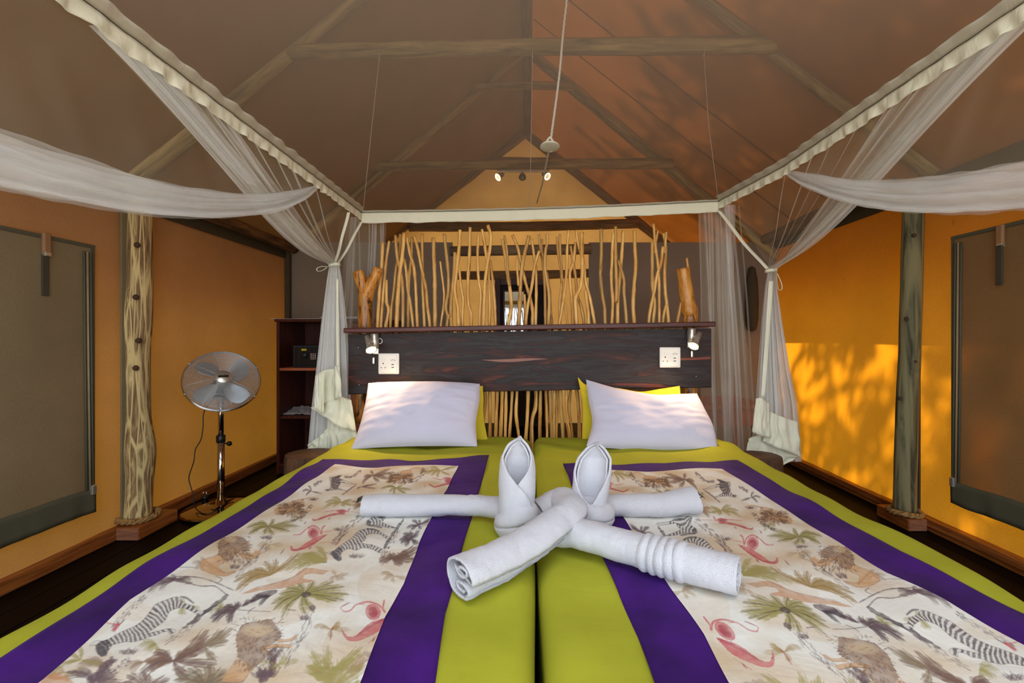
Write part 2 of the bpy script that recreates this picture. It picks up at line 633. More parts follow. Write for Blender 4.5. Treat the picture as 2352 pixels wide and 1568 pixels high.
ground = struct(mesh_obj('ground', grid(lambda u, v: (-30 + 60 * u, -30 + 60 * v, -0.10 + 0.06 * mn.noise(Vector((u * 30, v * 30, 0)))), 40, 40), M['sand']), 'sandy ground outside the tent')

def wall_sheet(x, y0, y1, z0, z1, s):
    def fn(u, v):
        y, z = y0 + (y1 - y0) * u, z0 + (z1 - z0) * v
        bil = 0.012 * mn.noise(Vector((y * 1.3, z * 0.6, x))) + 0.005 * mn.noise(Vector((y * 5, z * 1.0, 4 + x)))
        bil += 0.006 * mn.noise(Vector((y * 14, 0.4, x))) * (1 - sstep(0.0, 0.35, z))
        return (x + s * bil, y, z)
    return grid(fn, 130, 40)
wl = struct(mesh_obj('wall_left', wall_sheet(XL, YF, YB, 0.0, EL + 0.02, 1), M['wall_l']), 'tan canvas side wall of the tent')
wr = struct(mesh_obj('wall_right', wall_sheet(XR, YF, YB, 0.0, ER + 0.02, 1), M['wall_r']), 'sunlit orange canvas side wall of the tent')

# roof: two canvas slopes that run out past the walls as eaves
OV = 0.66
def roof(x1, e, sgn):
    k = (RIDGE - e) / abs(x1)
    def fn(u, v):
        x = (abs(x1) + OV) * v
        y = YF - 0.3 + (YB - YF + 0.6) * u
        sag = -0.03 * math.sin(math.pi * min(1, x / abs(x1))) * (0.6 + 0.4 * math.sin(y * 2.4))
        return (sgn * x - 0.01, y, RIDGE - k * x + sag)
    return grid(fn, 60, 30)
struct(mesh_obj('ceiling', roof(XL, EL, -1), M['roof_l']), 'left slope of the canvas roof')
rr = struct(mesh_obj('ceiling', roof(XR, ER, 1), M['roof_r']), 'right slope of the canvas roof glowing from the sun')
def roof_seam(y0, w, xa, xb):
    k = (RIDGE - ER) / XR
    def fn(u, v):
        x = xa + (xb - xa) * u
        y = y0 + w * v
        sag = -0.03 * math.sin(math.pi * min(1, x / XR)) * (0.6 + 0.4 * math.sin(y * 2.4))
        return (x - 0.01, y, RIDGE - k * x + sag - 0.006)
    return mesh_obj('roof_seam', grid(fn, 30, 3), M['roof_r'], rr)
for y_ in (3.36, 3.86):
    roof_seam(y_, 0.018, 0.05, XR)

# floor of dark boards running along the tent
fl = struct(mesh_obj('floor', box(XL - 0.1, XR + 0.1, YF, YB, -0.06, -0.022), M['floor'], smooth=False), 'dark polished board floor')
bw = 0.14
nb = int((XR - XL + 0.2) / bw)
proto = None
for i in range(nb):
    x0 = XL - 0.1 + i * bw
    if proto is None:
        proto = bevbox('floor_board', (0.002, bw - 0.002, YF, YB, -0.022, 0.0), M['floor'], None, 0.003)
        par(proto, fl)
        proto.location = (x0, 0, 0)
    else:
        c = proto.copy()
        COL.objects.link(c)
        c.location = (x0, 0, -0.001 * (i % 2))

# partition behind the bed, with a doorway to the room behind
DX0, DX1 = -0.722, 0.565
def part_sheet(x0, x1):
    return grid(lambda u, v: (x0 + (x1 - x0) * u, YP + 0.008 * mn.noise(Vector((u * 6, v * 2, x0))), 0.0 + (2.02) * v), 24, 16)
wb = struct(mesh_obj('wall_back', part_sheet(XL, DX0), M['dark_canvas']), 'dark canvas partition behind the bed')
for (a, b) in ((DX1, XR),):
    mesh_obj('canvas_panel', part_sheet(a, b), M['dark_canvas'], wb)
mesh_obj('lintel', tube([(DX0 - 0.02, YP, 1.935), (-0.1, YP, 1.945), (DX1 + 0.02, YP, 1.955)], 0.048, 10, rough=0.1, seed=3), M['log_dark'], wb, label='dark log lintel over the doorway')

# rear gable wall
def rear(u, v):
    x = XL + (XR - XL) * u
    top = RIDGE - (RIDGE - EL) * abs(x) / 2.32
    return (x, YB - 0.02, top * v)
rw = struct(mesh_obj('wall_rear', grid(rear, 61, 24), M['rear']), 'glowing tan canvas gable at the far end')
# front wall beside and above the open front (behind the viewer)
for (a, b) in ((XL, -1.98), (1.98, XR)):
    struct(mesh_obj('wall_front', grid(lambda u, v: (a + (b - a) * u, YF, 2.0 * v), 6, 10), M['olive']), 'front canvas beside the open entrance')

def front_gable(u, v):
    x = XL + (XR - XL) * u
    top = RIDGE - (RIDGE - 2.0) * abs(x) / 2.32
    return (x, YF - 0.02, 1.90 + max(0.0, top - 1.90) * v)
struct(mesh_obj('wall_front', grid(front_gable, 41, 14), M['front']), 'pale canvas gable above the open entrance')
# canvas bands (trim) under the eaves and in the corner
def trim(name, b, m, label):
    return struct(bevbox(name, b, m, None, 0.002), label)
trim('trim_1', (XL + 0.012, XL + 0.024, YF, YP, 1.86, 1.95), M['seam'], 'dark band under the left eave')
trim('trim_2', (XR - 0.024, XR - 0.012, YF, YP, 1.945, 2.04), M['seam'], 'dark band under the right eave')
trim('trim_3', (XL + 0.010, XL + 0.055, YP - 0.05, YP - 0.008, 0.07, 1.93), M['seam'], 'dark seam in the far corner')
trim('trim_4', (XL + 0.012, XL + 0.022, 2.545, 2.588, 0.07, 1.9), M['olive'], 'grey strip of storm flap and painted shade behind the left post')  # canvas flap and the post's shade together, built as one grey strip
trim('trim_5', (XR - 0.024, XR - 0.014, 2.70, 2.745, 0.07, 1.98), M['seam'], 'dark strip of storm flap and painted shade behind the right post')  # the shade beside the post is built into this dark flap strip

# baseboards with their lower step and the blocks that carry the posts
bl = struct(bevbox('baseboard_left', (XL - 0.02, -2.265, YF, YP, 0.0, 0.066), M['base'], None, 0.006), 'red-brown board along the left wall')
bevbox('joint_block', (-2.265, -2.235, YP - 0.10, YP - 0.02, 0.0, 0.068), M['block'], bl, 0.003)
br = struct(bevbox('baseboard_right', (2.29, XR + 0.03, YF, YP, 0.03, 0.072), M['base'], None, 0.005), 'red-brown board along the right wall')
bevbox('lower_board', (2.305, XR + 0.02, YF, YP, 0.0, 0.03), M['base'], br, 0.003)

# ------------------------------------------------------------------ posts
def log_post(name, pts, r, m, lab, seed, segs=20, freq=5.0, rough=0.10):
    path = catmull(pts, 48)
    o = mesh_obj(name, tube(path, r, segs, rough=rough, seed=seed, freq=freq), m)
    return tag(o, lab, 'post')

pl = log_post('tent_post', [P(316, 1194, 2.62), P(318, 1040, 2.64), P(309, 820, 2.64), P(318, 600, 2.64), P(318, 500, 2.64), P(318, 462, 2.64)],
              lambda t: 0.068 + 0.016 * math.exp(-((t - 0.20) / 0.05) ** 2) + 0.018 * math.exp(-((t - 0.46) / 0.07) ** 2) - 0.006 * t, M['post_l'],
              'knobbly peeled log post between the window flap and the fan', 2)
for (px, py) in ((314, 562), (311, 682), (317, 782), (311, 845)):
    mesh_obj('knot', lathe([(0.001, 0.006), (0.007, 0.008), (0.013, 0.004), (0.016, -0.004)], P(px, py, 2.572), Vector((0.3, -1, 0)), 10), M['knot'], pl)
pr = log_post('tent_post', [P(2078, 1175, 2.69), P(2082, 1000, 2.69), P(2090, 780, 2.69), P(2096, 560, 2.69), P(2098, 425, 2.69)],
              lambda t: 0.057 - 0.006 * t, M['post_r'], 'straight grey-green log post beside the sunlit right wall', 5, rough=0.05)
for (px, py) in ((2083, 732), (2100, 540), (2102, 830), (2068, 915)):
    mesh_obj('knot', lathe([(0.001, 0.005), (0.006, 0.006), (0.010, 0.003), (0.012, -0.004)], P(px, py, 2.640), Vector((-0.3, -1, 0)), 10), M['knot'], pr)

# short timber pads on the boards under the posts, with pale end grain facing the room's entrance
def pad(parent, xa, xb, y0, y1):
    x0, x1 = sorted((xa, xb))
    bevbox('post_pad', (x0, x1, y0, y1, 0.0, 0.069), M['base'], parent, 0.004)
    bevbox('end_grain', (x0 + 0.003, x1 - 0.003, y0 - 0.004, y0 + 0.01, 0.002, 0.065), M['block'], parent, 0.001, 'pale end grain of the pad')
pad(bl, -2.268, -2.145, 2.50, 2.78)
pad(br, 2.292, 2.185, 2.62, 2.86)

# rope round the foot of each post: three twisted strands
def rope(name, c, r, lab, rr=0.013, a0=0.0, a1=2 * math.pi):
    t = thing(name, c, lab, 'rope', 'ropes at the feet of the posts')
    for s in range(3):
        pts = []
        n = 150
        for i in range(n + 1):
            a = a0 + (a1 - a0) * i / n
            tw = a * r / (0.058) * 2 * math.pi * 0.72 + s * 2 * math.pi / 3
            rad = r + rr * 0.62 * math.cos(tw)
            pts.append(Vector((c[0] + rad * math.cos(a), c[1] + rad * math.sin(a), c[2] + rr * 0.62 * math.sin(tw) + 0.004 * math.sin(a * 2))))
        mesh_obj('strand', tube(pts, rr * 0.66, 7), M['rope'], t)
    return t
rope('rope_ring', (P(316, 1190, 2.62).x, 2.62, 0.090), 0.094, 'thick twisted rope looped round the foot of the knobbly left post')
rope('rope_ring', (P(2078, 1175, 2.69).x, 2.69, 0.090), 0.076, 'thick twisted rope looped round the foot of the straight right post')

# ------------------------------------------------------------------ roof timbers
def log(name, a, b, r, m, lab, cat, seed, group=None, r2=None, mid=None):
    """a log built along its own x axis and then laid from a to b, so the grain follows it"""
    a, b = Vector(a), Vector(b)
    d = b - a
    rot = d.to_track_quat('X', 'Z')
    loc_mid = rot.inverted() @ (Vector(mid) - a) if mid is not None else Vector((d.length / 2, 0.012 * math.sin(seed * 2.3), 0.014 * math.cos(seed * 1.7)))
    path = catmull([Vector((0, 0, 0)), loc_mid, Vector((d.length, 0, 0))], 30)
    o = mesh_obj(name, tube(path, (lambda t: r + ((r2 or r) - r) * t), 12, rough=0.12, seed=seed, freq=5), m)
    o.location = a
    o.rotation_mode = 'QUATERNION'
    o.rotation_quaternion = rot
    return tag(o, lab, cat, group)

log('ridge_pole', (-0.012, YF, 3.79), (-0.012, YB - 0.1, 3.79), 0.046, M['log_y'], 'long dark ridge pole running away under the roof peak', 'beam', 1)
log('rafter', P(1180, -330, 2.6), P(296, 414, 2.6), 0.052, M['log'], 'pale peeled rafter sloping down to the knobbly left post', 'rafter', 2, r2=0.062)
log('rafter', P(1240, -315, 2.62), P(2150, 385, 2.62), 0.070, M['log'], 'thick pale rafter sloping down to the right post', 'rafter', 3, r2=0.074)
log('collar_beam', P(660, 120, 2.6), P(1785, 103, 2.6), 0.042, M['log'], 'pale horizontal collar log across the near roof frame', 'beam', 4, r2=0.047, mid=P(1200, 109, 2.6))
log('rafter', P(1212, 110, YP), P(655, 585, YP), 0.048, M['log'], 'dim rafter of the second roof frame, left of the ridge', 'rafter', 5)
log('rafter', P(1212, 115, YP), P(1790, 592, YP), 0.052, M['log'], 'dim rafter of the second roof frame, right of the ridge', 'rafter', 6)
log('collar_beam', P(1085, 200, YP - 0.06), P(1320, 199, YP - 0.06), 0.036, M['log'], 'short pale collar log high in the second roof frame', 'beam', 7)
log('collar_beam', P(850, 383, YP - 0.07), P(1545, 376, YP - 0.07), 0.044, M['log'], 'long dim collar log that carries the spotlights', 'beam', 8, r2=0.050)
YR = 5.90
log('rafter', P(1206, 305, YR), P(850, 580, YR), 0.058, M['log_dark'], 'dark rafter against the left half of the far gable', 'rafter', 9)
log('rafter', P(1206, 305, YR), P(1560, 585, YR), 0.058, M['log_dark'], 'dark rafter against the right half of the far gable', 'rafter', 10)
log('collar_beam', P(940, 521, YR - 0.05), P(1465, 513, YR - 0.05), 0.062, M['log_dark'], 'dark horizontal log below the glowing far gable', 'beam', 11, mid=P(1200, 520, YR - 0.05))
log('collar_beam', P(1130, 368, YR - 0.05), P(1290, 368, YR - 0.05), 0.04, M['log_dark'], 'short dark log just under the peak of the far gable', 'beam', 12)
log('cross_rail', P(1000, 632, YR - 0.04), P(1365, 627, YR - 0.04), 0.056, M['log_dark'], 'dark rail log seen through the doorway', 'beam', 13)
log('eave_log', (-2.205, 2.60, 1.965), (-2.215, YP - 0.02, 1.955), 0.045, M['eave'], 'rough bark log along the left eave', 'beam', 14)
log('eave_log', (2.215, 2.76, 2.04), (2.215, YP - 0.02, 2.035), 0.048, M['eave'], 'rough bark log along the right eave', 'beam', 15)

# ------------------------------------------------------------------ roll-up window covers on both side walls
def window_cover(name, s, xw, ynear, yfar, ztop, zbot, matf, lab):
    xo = lambda d: xw + s * d
    def sheet(u, v):
        y = ynear + (yfar - ynear) * u
        z = zbot + (ztop - zbot) * v
        w = 0.006 * mn.noise(Vector((y * 3, z * 1.6, 2 + xw))) + 0.010 * mn.noise(Vector((y * 6, z * 0.7, 5))) * (1 - v) + 0.012 * (1 - v) ** 2
        return (xo(0.022 + w), y, z)
    root = struct(mesh_obj(name, grid(sheet, 70, 50), matf), lab)
    def hem(u, v):
        y = ynear + (yfar - ynear) * u
        rip = 0.012 * math.sin(y * 38 + 2.2 * math.sin(y * 9)) * mn.noise(Vector((y * 5, 0, 3))) * (1 - v)
        z = zbot - 0.085 + 0.125 * v + 0.012 * mn.noise(Vector((y * 4, 1, 0)))
        return (xo(0.036 + rip + 0.012), y, z)
    h = mesh_obj('hem', grid(hem, 160, 6), M['hemolive'], root, label='darker gathered hem strip')
    finish(h, solid=0.004)
    for k in range(3):
        yy = yfar - 0.012 - k * 0.017
        mesh_obj('zip_strip', tube([(xo(0.032), yy, ztop - 0.03), (xo(0.034), yy + 0.004, (ztop + zbot) / 2), (xo(0.046), yy, zbot + 0.03)], 0.0055, 6), M['hemolive'] if k != 1 else M['zip'], root)
    z = bevbox('zip_pull', (min(xo(0.044), xo(0.062)), max(xo(0.044), xo(0.062)), yfar - 0.030, yfar - 0.006, zbot + 0.005, zbot + 0.055), M['chrome'], root, 0.004, label='small metal zip pull')
    # border strip along the vertical edge and the top edge
    bevbox('side_binding', (min(xo(0.015), xo(0.026)), max(xo(0.015), xo(0.026)), yfar - 0.004, yfar + 0.020, zbot + 0.02, ztop), M['hemolive'], root, 0.002)
    bevbox('top_binding', (min(xo(0.015), xo(0.028)), max(xo(0.015), xo(0.028)), ynear, yfar + 0.02, ztop - 0.006, ztop + 0.012), M['hemolive'], root, 0.002)
    return root
w1 = window_cover('window_1', 1, XL, 0.15, 2.365, 1.585, 0.30, M['olive'], 'olive zipped window cover on the left wall')
w2 = window_cover('window_2', -1, XR, 0.15, 2.475, 1.655, 0.305, M['olive_r'], 'olive zipped window cover on the right wall')
def toggle(root, s, xw, y, z):
    x0, x1 = sorted((xw + s * 0.026, xw + s * 0.044))
    bevbox('leather_loop', (x0, x1, y - 0.017, y + 0.017, z - 0.085, z + 0.01), M['leather'], root, 0.006, label='tan leather loop')
    bevbox('buckle', (x0, x1 + 0.004, y - 0.014, y + 0.014, z - 0.100, z - 0.078), M['chrome'], root, 0.004)
    bevbox('strap', (x0, x1 - 0.010, y - 0.015, y + 0.015, z - 0.285, z - 0.09), M['strap'], root, 0.002, label='dark hanging strap')
toggle(w1, 1, XL, 2.135, 1.595)
toggle(w2, -1, XR, 2.225, 1.655)

# ------------------------------------------------------------------ room behind the partition, seen through the doorway
sc_ = thing('gauze_screen', (0, 5.75, 0), 'dark gauze door panel at the far end, behind the stick headboard', 'screen')
def bar(name, x0, x1, y0, y1, z0, z1, m, p, lab=None):
    return bevbox(name, (x0, x1, y0, y1, z0, z1), m, p, 0.004, lab)
bar('stile', -0.43, -0.36, 5.72, 5.78, 0.0, 1.86, M['shelf'], sc_)
bar('stile', 0.18, 0.25, 5.72, 5.78, 0.0, 1.86, M['shelf'], sc_)
bar('rail', -0.36, 0.18, 5.72, 5.78, 1.78, 1.86, M['shelf'], sc_)
bar('gauze', -0.36, 0.18, 5.745, 5.755, 0.0, 1.78, M['gauze_dark'], sc_)
mi = thing('wall_mirror', (-0.18, 5.70, 1.4), 'narrow upright mirror reflecting the bright tent entrance', 'mirror')
bar('frame', -0.325, -0.045, 5.69, 5.71, 0.86, 1.715, M['shelf'], mi)
bar('glass', -0.305, -0.065, 5.684, 5.690, 0.88, 1.695, M['mirror'], mi)

ft = thing('side_table', (1.45, 3.4, 0), 'low dark red wooden table behind the right-hand gauze curtain', 'table')
bevbox('tabletop', (1.05, 1.72, 3.25, 3.75, 0.60, 0.635), M['shelf_back'], ft, 0.004)
bevbox('apron', (1.08, 1.69, 3.28, 3.31, 0.48, 0.60), M['shelf_back'], ft, 0.003)
for (x, y) in ((1.09, 3.29), (1.63, 3.29), (1.09, 3.66), (1.63, 3.66)):
    bevbox('leg', (x, x + 0.055, y, y + 0.055, 0.0, 0.60), M['shelf_back'], ft, 0.003)
hb = mesh_obj('hanging_bag', lathe([(0.004, 0.30), (0.03, 0.28), (0.05, 0.16), (0.058, -0.02), (0.055, -0.2), (0.04, -0.29), (0.004, -0.31)], P(1727, 685, 4.252), Vector((0, 0, 1)), 16), M['seam'])
tag(hb, 'slim dark bag hanging on the partition behind the right curtain', 'bag')

# ------------------------------------------------------------------ tree outside that dapples the right wall
def tree():
    r_ = random.Random(11)
    bx_, by_ = 7.9, -0.4
    t = thing('shade_tree', (bx_, by_, -0.1), 'leafy tree outside whose shade dapples the right wall', 'tree')
    mesh_obj('trunk', tube(catmull([(bx_, by_, -0.1), (bx_ - .05, by_, 2.5), (bx_ + .1, by_ - .1, 4.6), (bx_, by_, 7.4)], 16), lambda q: 0.22 - 0.16 * q, 10, rough=0.15), M['bark'], t)
    tips = []
    for i in range(60):
        a = r_.uniform(0, 6.28)
        z0 = r_.uniform(2.2, 7.2)
        L_ = r_.uniform(1.0, 2.8)
        p0 = Vector((bx_, by_, z0))
        p2 = p0 + Vector((math.cos(a) * L_ * 0.45, (0.75 * math.sin(a) + 0.55) * L_ * 1.25, r_.uniform(0.2, 0.9)))
        p3 = p2 + Vector((math.cos(a) * 0.2, math.sin(a) * 0.6, -r_.uniform(0.3, 0.9)))
        path = catmull([p0, (p0 + p2) / 2 + Vector((0, 0, 0.2)), p2, p3], 12)
        mesh_obj('branch', tube(path, lambda q: 0.030 - 0.024 * q, 6), M['bark'], t)
        tips.append(path)
    v, f = [], []
    for path in tips:
        for c in range(17):
            q0 = path[r_.randrange(3, 12)] + Vector((r_.gauss(0, .3), r_.gauss(0, .38), r_.gauss(-.1, .38)))
            d0 = Vector((r_.gauss(0, .2), r_.gauss(.45, .2), -1)).normalized()
            for k in range(15):
                q = q0 + d0 * r_.uniform(-.26, .26) + Vector((r_.gauss(0, .04), r_.gauss(0, .034), r_.gauss(0, .03)))
                d = (d0 + Vector((r_.gauss(0, .3), r_.gauss(0, .3), 0))).normalized()
                s = d.cross(Vector((r_.gauss(0, 1), r_.gauss(0, 1), 0.1))).normalized()
                l, w = r_.uniform(0.14, 0.25), r_.uniform(0.026, 0.048)
                n = len(v)
                nrm = d.cross(s) * 0.012
                v += [q, q + d * l * .5 + s * w + nrm, q + d * l, q + d * l * .5 - s * w + nrm]
                f += [(n, n + 1, n + 2), (n, n + 2, n + 3)]
    o = mesh_obj('foliage', (v, f), M['leaf'], t, smooth=False)
    o['kind'] = 'stuff'
tree()
# ------------------------------------------------------------------ beds
def zb(x, y):
    return (0.600 + 0.0035 * np.sin(x * 7.1 + 1.3 * np.sin(y * 3.1)) * np.sin(y * 5.3 + 0.7) + 0.0022 * np.sin(x * 17 + y * 9.0)
            + 0.0016 * np.sin(y * 27 - x * 11 + 2 * np.sin(x * 5)) + 0.0020 * np.sin(x * 31 + 3 * np.sin(y * 6)) * np.sin(y * 12 + 1))

def fast_mesh(name, V, m, parent=None, colors=None):
    nv, nu = V.shape[:2]
    me = bpy.data.meshes.new(name)
    n = nu * nv
    idx = np.arange(n).reshape(nv, nu)
    q = np.stack([idx[:-1, :-1], idx[:-1, 1:], idx[1:, 1:], idx[1:, :-1]], -1).reshape(-1)
    nf = (nu - 1) * (nv - 1)
    me.vertices.add(n)
    me.vertices.foreach_set('co', V.reshape(-1).astype(np.float32))
    me.loops.add(nf * 4)
    me.loops.foreach_set('vertex_index', q.astype(np.int32))
    me.polygons.add(nf)
    me.polygons.foreach_set('loop_start', (np.arange(nf) * 4).astype(np.int32))
    me.polygons.foreach_set('use_smooth', np.ones(nf, dtype=bool))
    if colors is not None:
        ca = me.color_attributes.new('print', 'FLOAT_COLOR', 'POINT')
        ca.data.foreach_set('color', colors.reshape(-1).astype(np.float32))
    me.update(calc_edges=True)
    me.validate()
    me.materials.append(m)
    o = bpy.data.objects.new(name, me)
    COL.objects.link(o)
    if parent:
        par(o, parent)
    return o

YH, YFT = 2.37, 0.36
def duvet_surface(xo, xi, sgn):
    """xo outer edge, xi inner edge; sgn -1 for the left bed"""
    ro, ri = 0.05, 0.045
    ys = np.concatenate([[YFT, YFT, YFT + 0.005, YFT + 0.02], np.linspace(YFT + 0.05, YH - 0.05, 150), [YH - 0.02, YH - 0.005, YH, YH]])
    drop = np.concatenate([[0.42, 0.05, 0.02, 0.006], np.zeros(150), [0.006, 0.02, 0.05, 0.42]])
    rows = []
    for y, d in zip(ys, drop):
        xoo = xo + sgn * (0.005 * math.sin(y * 6.1 + sgn) + 0.003 * math.sin(y * 13.0))
        xii = xi - sgn * 0.003 * math.sin(y * 7)
        pts = []
        for z in np.linspace(0.16, 0.60 - ro, 8):
            pts.append((xoo + sgn * (0.012 * math.sin(y * 22 + 2 * math.sin(y * 5)) * (0.55 - z) * 1.6), z))
        for a in np.linspace(0, math.pi / 2, 7)[1:]:
            pts.append((xoo - sgn * ro * (1 - math.cos(a)), 0.60 - ro + ro * math.sin(a)))
        x0, x1 = xoo - sgn * ro, xii + sgn * ri
        for t in np.linspace(0, 1, 70)[1:]:
            pts.append((x0 + (x1 - x0) * t, 0.60))
        for a in np.linspace(0, math.pi / 2, 7)[1:]:
            pts.append((x1 - sgn * ri * math.sin(a), 0.60 - ri + ri * math.cos(a)))
        for z in np.linspace(0.60 - ri, 0.24, 6)[1:]:
            pts.append((xii, z))
        pr_ = np.array(pts)
        top = np.clip((pr_[:, 1] - 0.50) / 0.1, 0, 1)
        dz = (zb(pr_[:, 0], y) - 0.600) * top
        # soft rumples at the head end
        hd = sstep(1.95, 2.2, y)
        dz = dz + top * hd * (0.007 * np.sin(pr_[:, 0] * 13 + 2 * np.sin(y * 9)) * np.sin(y * 21 + pr_[:, 0] * 6) + 0.004)
        z = pr_[:, 1] + dz - d * np.clip((pr_[:, 1] - 0.16) / 0.44, 0, 1)
        rows.append(np.stack([pr_[:, 0], np.full(len(pr_), y), z], -1))
    return np.array(rows)

def bed(xo, xi, sgn, side):
    b = thing('twin_bed', ((xo + xi) / 2, 1.36, 0), 'twin bed base and mattress under the %s lime duvet' % side, 'bed')
    a0, a1 = sorted((xo - sgn * 0.03, xi + sgn * 0.015))
    bevbox('mattress', (a0, a1, YFT + 0.03, YH - 0.02, 0.30, 0.565), M['mattress'], b, 0.03)
    bevbox('bed_base', (a0 + 0.01, a1 - 0.01, YFT + 0.04, YH - 0.03, 0.10, 0.30), M['mattress'], b, 0.01)
    for x in (a0 + 0.08, a1 - 0.12):
        for y in (YFT + 0.15, YH - 0.2):
            bevbox('leg', (x, x + 0.05, y, y + 0.05, 0.0, 0.10), M['shelf'], b, 0.003)
    return b
bed(-0.945, 0.012, -1, 'left')
bed(1.005, 0.022, 1, 'right')
d1 = fast_mesh('duvet', duvet_surface(-0.945, 0.012, -1), M['duvet'])
tag(d1, 'lime-yellow duvet on the bed nearer the standing fan', 'duvet', 'lime duvets')
d2 = fast_mesh('duvet', duvet_surface(1.005, 0.022, 1), M['duvet'])
tag(d2, 'lime-yellow duvet on the bed nearer the sunlit wall', 'duvet', 'lime duvets')
for d in (d1, d2):
    d.data.polygons.foreach_set('use_smooth', [True] * len(d.data.polygons))

# ------------------------------------------------------------------ runners with the printed panel
ED = {
 'L': dict(ol=([.40, .727, .884, 1.019, 1.134, 1.88], [-.835, -.845, -.858, -.860, -.852, -.868]),
           il=([.40, .674, .874, 1.134, 1.476, 1.82], [-.690, -.720, -.767, -.776, -.770, -.775]),
           ir=([.40, .674, .825, .935, 1.13, 1.316, 1.51, 1.81], [-.235, -.246, -.261, -.257, -.273, -.276, -.275, -.281]),
           orr=([.40, .674, .838, .919, 1.10, 1.316, 1.57, 1.94], [-.130, -.139, -.154, -.155, -.161, -.163, -.167, -.172]),
           top=([-.87, -.70, -.50, -.30, -.172], [1.915, 1.915, 1.895, 1.93, 1.967]), itop=([-.775, -.6, -.45, -.281], [1.82, 1.79, 1.815, 1.812])),
 'R': dict(ol=([.40, .674, .777, .935, 1.108, 1.863], [.190, .186, .187, .180, .166, .139]),
           il=([.40, .674, .777, .864, 1.011, 1.316, 1.742], [.295, .295, .299, .293, .280, .262, .248]),
           ir=([.40, .749, .793, .878, .983, 1.22, 1.625, 1.75], [.815, .814, .808, .800, .772, .769, .754, .745]),
           orr=([.40, .853, .952, 1.085, 1.356, 1.88], [.935, .928, .905, .884, .878, .862]),
           top=([.139, .35, .55, .70, .862], [1.863, 1.85, 1.845, 1.865, 1.885]), itop=([.248, .45, .6, .745], [1.742, 1.738, 1.755, 1.755])),
}
def runner_grid(k, a, b, topk, nu, ys_n, off, y0=0.42, adaptive=False):
    e = ED[k]
    ytop = np.interp(np.linspace(e[topk][0][0], e[topk][0][-1], nu), *e[topk])
    if adaptive:
        t = (np.exp(np.linspace(0, 1, ys_n) * math.log(1.82 / y0)) - 1) / (1.82 / y0 - 1)
    else:
        t = np.linspace(0, 1, ys_n)
    Y = y0 + (ytop[None, :] - y0) * t[:, None]
    xa, xb = np.interp(Y, *e[a]), np.interp(Y, *e[b])
    u = np.linspace(0, 1, nu)[None, :]
    X = xa + (xb - xa) * u
    Z = zb(X, Y) + off
    return X, Y, Z, u, t

PRINT = []          # drawing list in photograph-pixel coordinates of the left runner
def crop(ox, oy, s):
    return lambda pts: [(ox + x / s, oy + y / s) for (x, y) in pts]
c1, c2, c3, c4 = crop(100, 1330, 5.88), crop(400, 1180, 5.88), crop(480, 1330, 5.6), crop(640, 1060, 5.6)
S1, S2, S3, S4 = 5.88, 5.88, 5.6, 5.6
PLUM, DARK, BROWN, TAN, OLIVE, ODARK = (104, 86, 92), (74, 64, 72), (122, 96, 82), (196, 154, 110), (156, 148, 92), (96, 88, 60)
ORANGE, ROSE, ROSED, FERN, PALE = (190, 138, 98), (190, 82, 92), (150, 48, 66), (164, 140, 94), (222, 212, 196)
def poly(pts, col, a=0.9, soft=0.0):
    PRINT.append(('poly', pts, col, a))
def line(pts, w, col, a=0.9, taper=0.0, rough=0.0):
    PRINT.append(('line', pts, w, col, a, taper, rough))
def ell(c, rx, ry, col, a=0.9):
    poly([(c[0] + rx * math.cos(t * math.pi / 12), c[1] + ry * math.sin(t * math.pi / 12)) for t in range(24)], col, a)
def stripes(pts, axis, period, col, a=0.95, bend=0.0):
    PRINT.append(('stripe', pts, axis, period, col, a, bend))
def star(cr, s, c, tips, w, col, vein=None, a=0.85, curve=0.12):
    for (x, y) in tips:
        mx, my = (c[0] + x) / 2 - (y - c[1]) * curve, (c[1] + y) / 2 + (x - c[0]) * curve * 0.5 - abs(x - c[0]) * 0.06
        pts = cr([c, (mx, my), (x, y)])
        line(pts, w / s, col, a * 0.55, taper=1.0, rough=0.5)
        ll = math.hypot(x - c[0], y - c[1])
        nx, ny = -(y - c[1]) / ll, (x - c[0]) / ll
        for q in (-.34, -.12, .10, .32):
            o1, o2 = q * w * .9, q * w * 1.3
            line(cr([c, (mx + nx * o1, my + ny * o1), (x + nx * o2 - (x - c[0]) * abs(q) * .25, y + ny * o2 - (y - c[1]) * abs(q) * .25)]), w / s * .20, col, a, taper=0.9, rough=0.3)
        if vein:
            line(pts, w / s * 0.16, vein, 0.75, taper=0.6, rough=0.2)
def tuft(cr, s, c, rx, ry, col=PLUM, n=16, seed=1):
    r_ = random.Random(seed)
    for i in range(n):
        x0 = c[0] + r_.uniform(-.6, .6) * rx
        line(cr([(x0, c[1] + ry * .6), (x0 + r_.uniform(-.6, .6) * rx, c[1] - ry * r_.uniform(.2, 1.2))]), 9 / s, col, 0.7, taper=1.0)
    ell(cr([c])[0], rx / s * .6, ry / s * .5, col, 0.55)
def trunk(cr, s, pts, w, col=PLUM, seed=1):
    r_ = random.Random(seed)
    p = [Vector((x, y, 0)) for x, y in pts]
    path = catmull(p, 40)
    for i in range(64):
        k = r_.randrange(0, 36)
        d = path[min(k + 3, 39)] - path[k]
        nrm = Vector((-d.y, d.x, 0)).normalized() * r_.uniform(-.5, .5) * w
        q = path[k] + nrm
        line(cr([(q.x, q.y), (q.x + d.x * .9 + r_.uniform(-8, 8), q.y + d.y * .9)]), 9 / s, col, 0.75, taper=0.5)

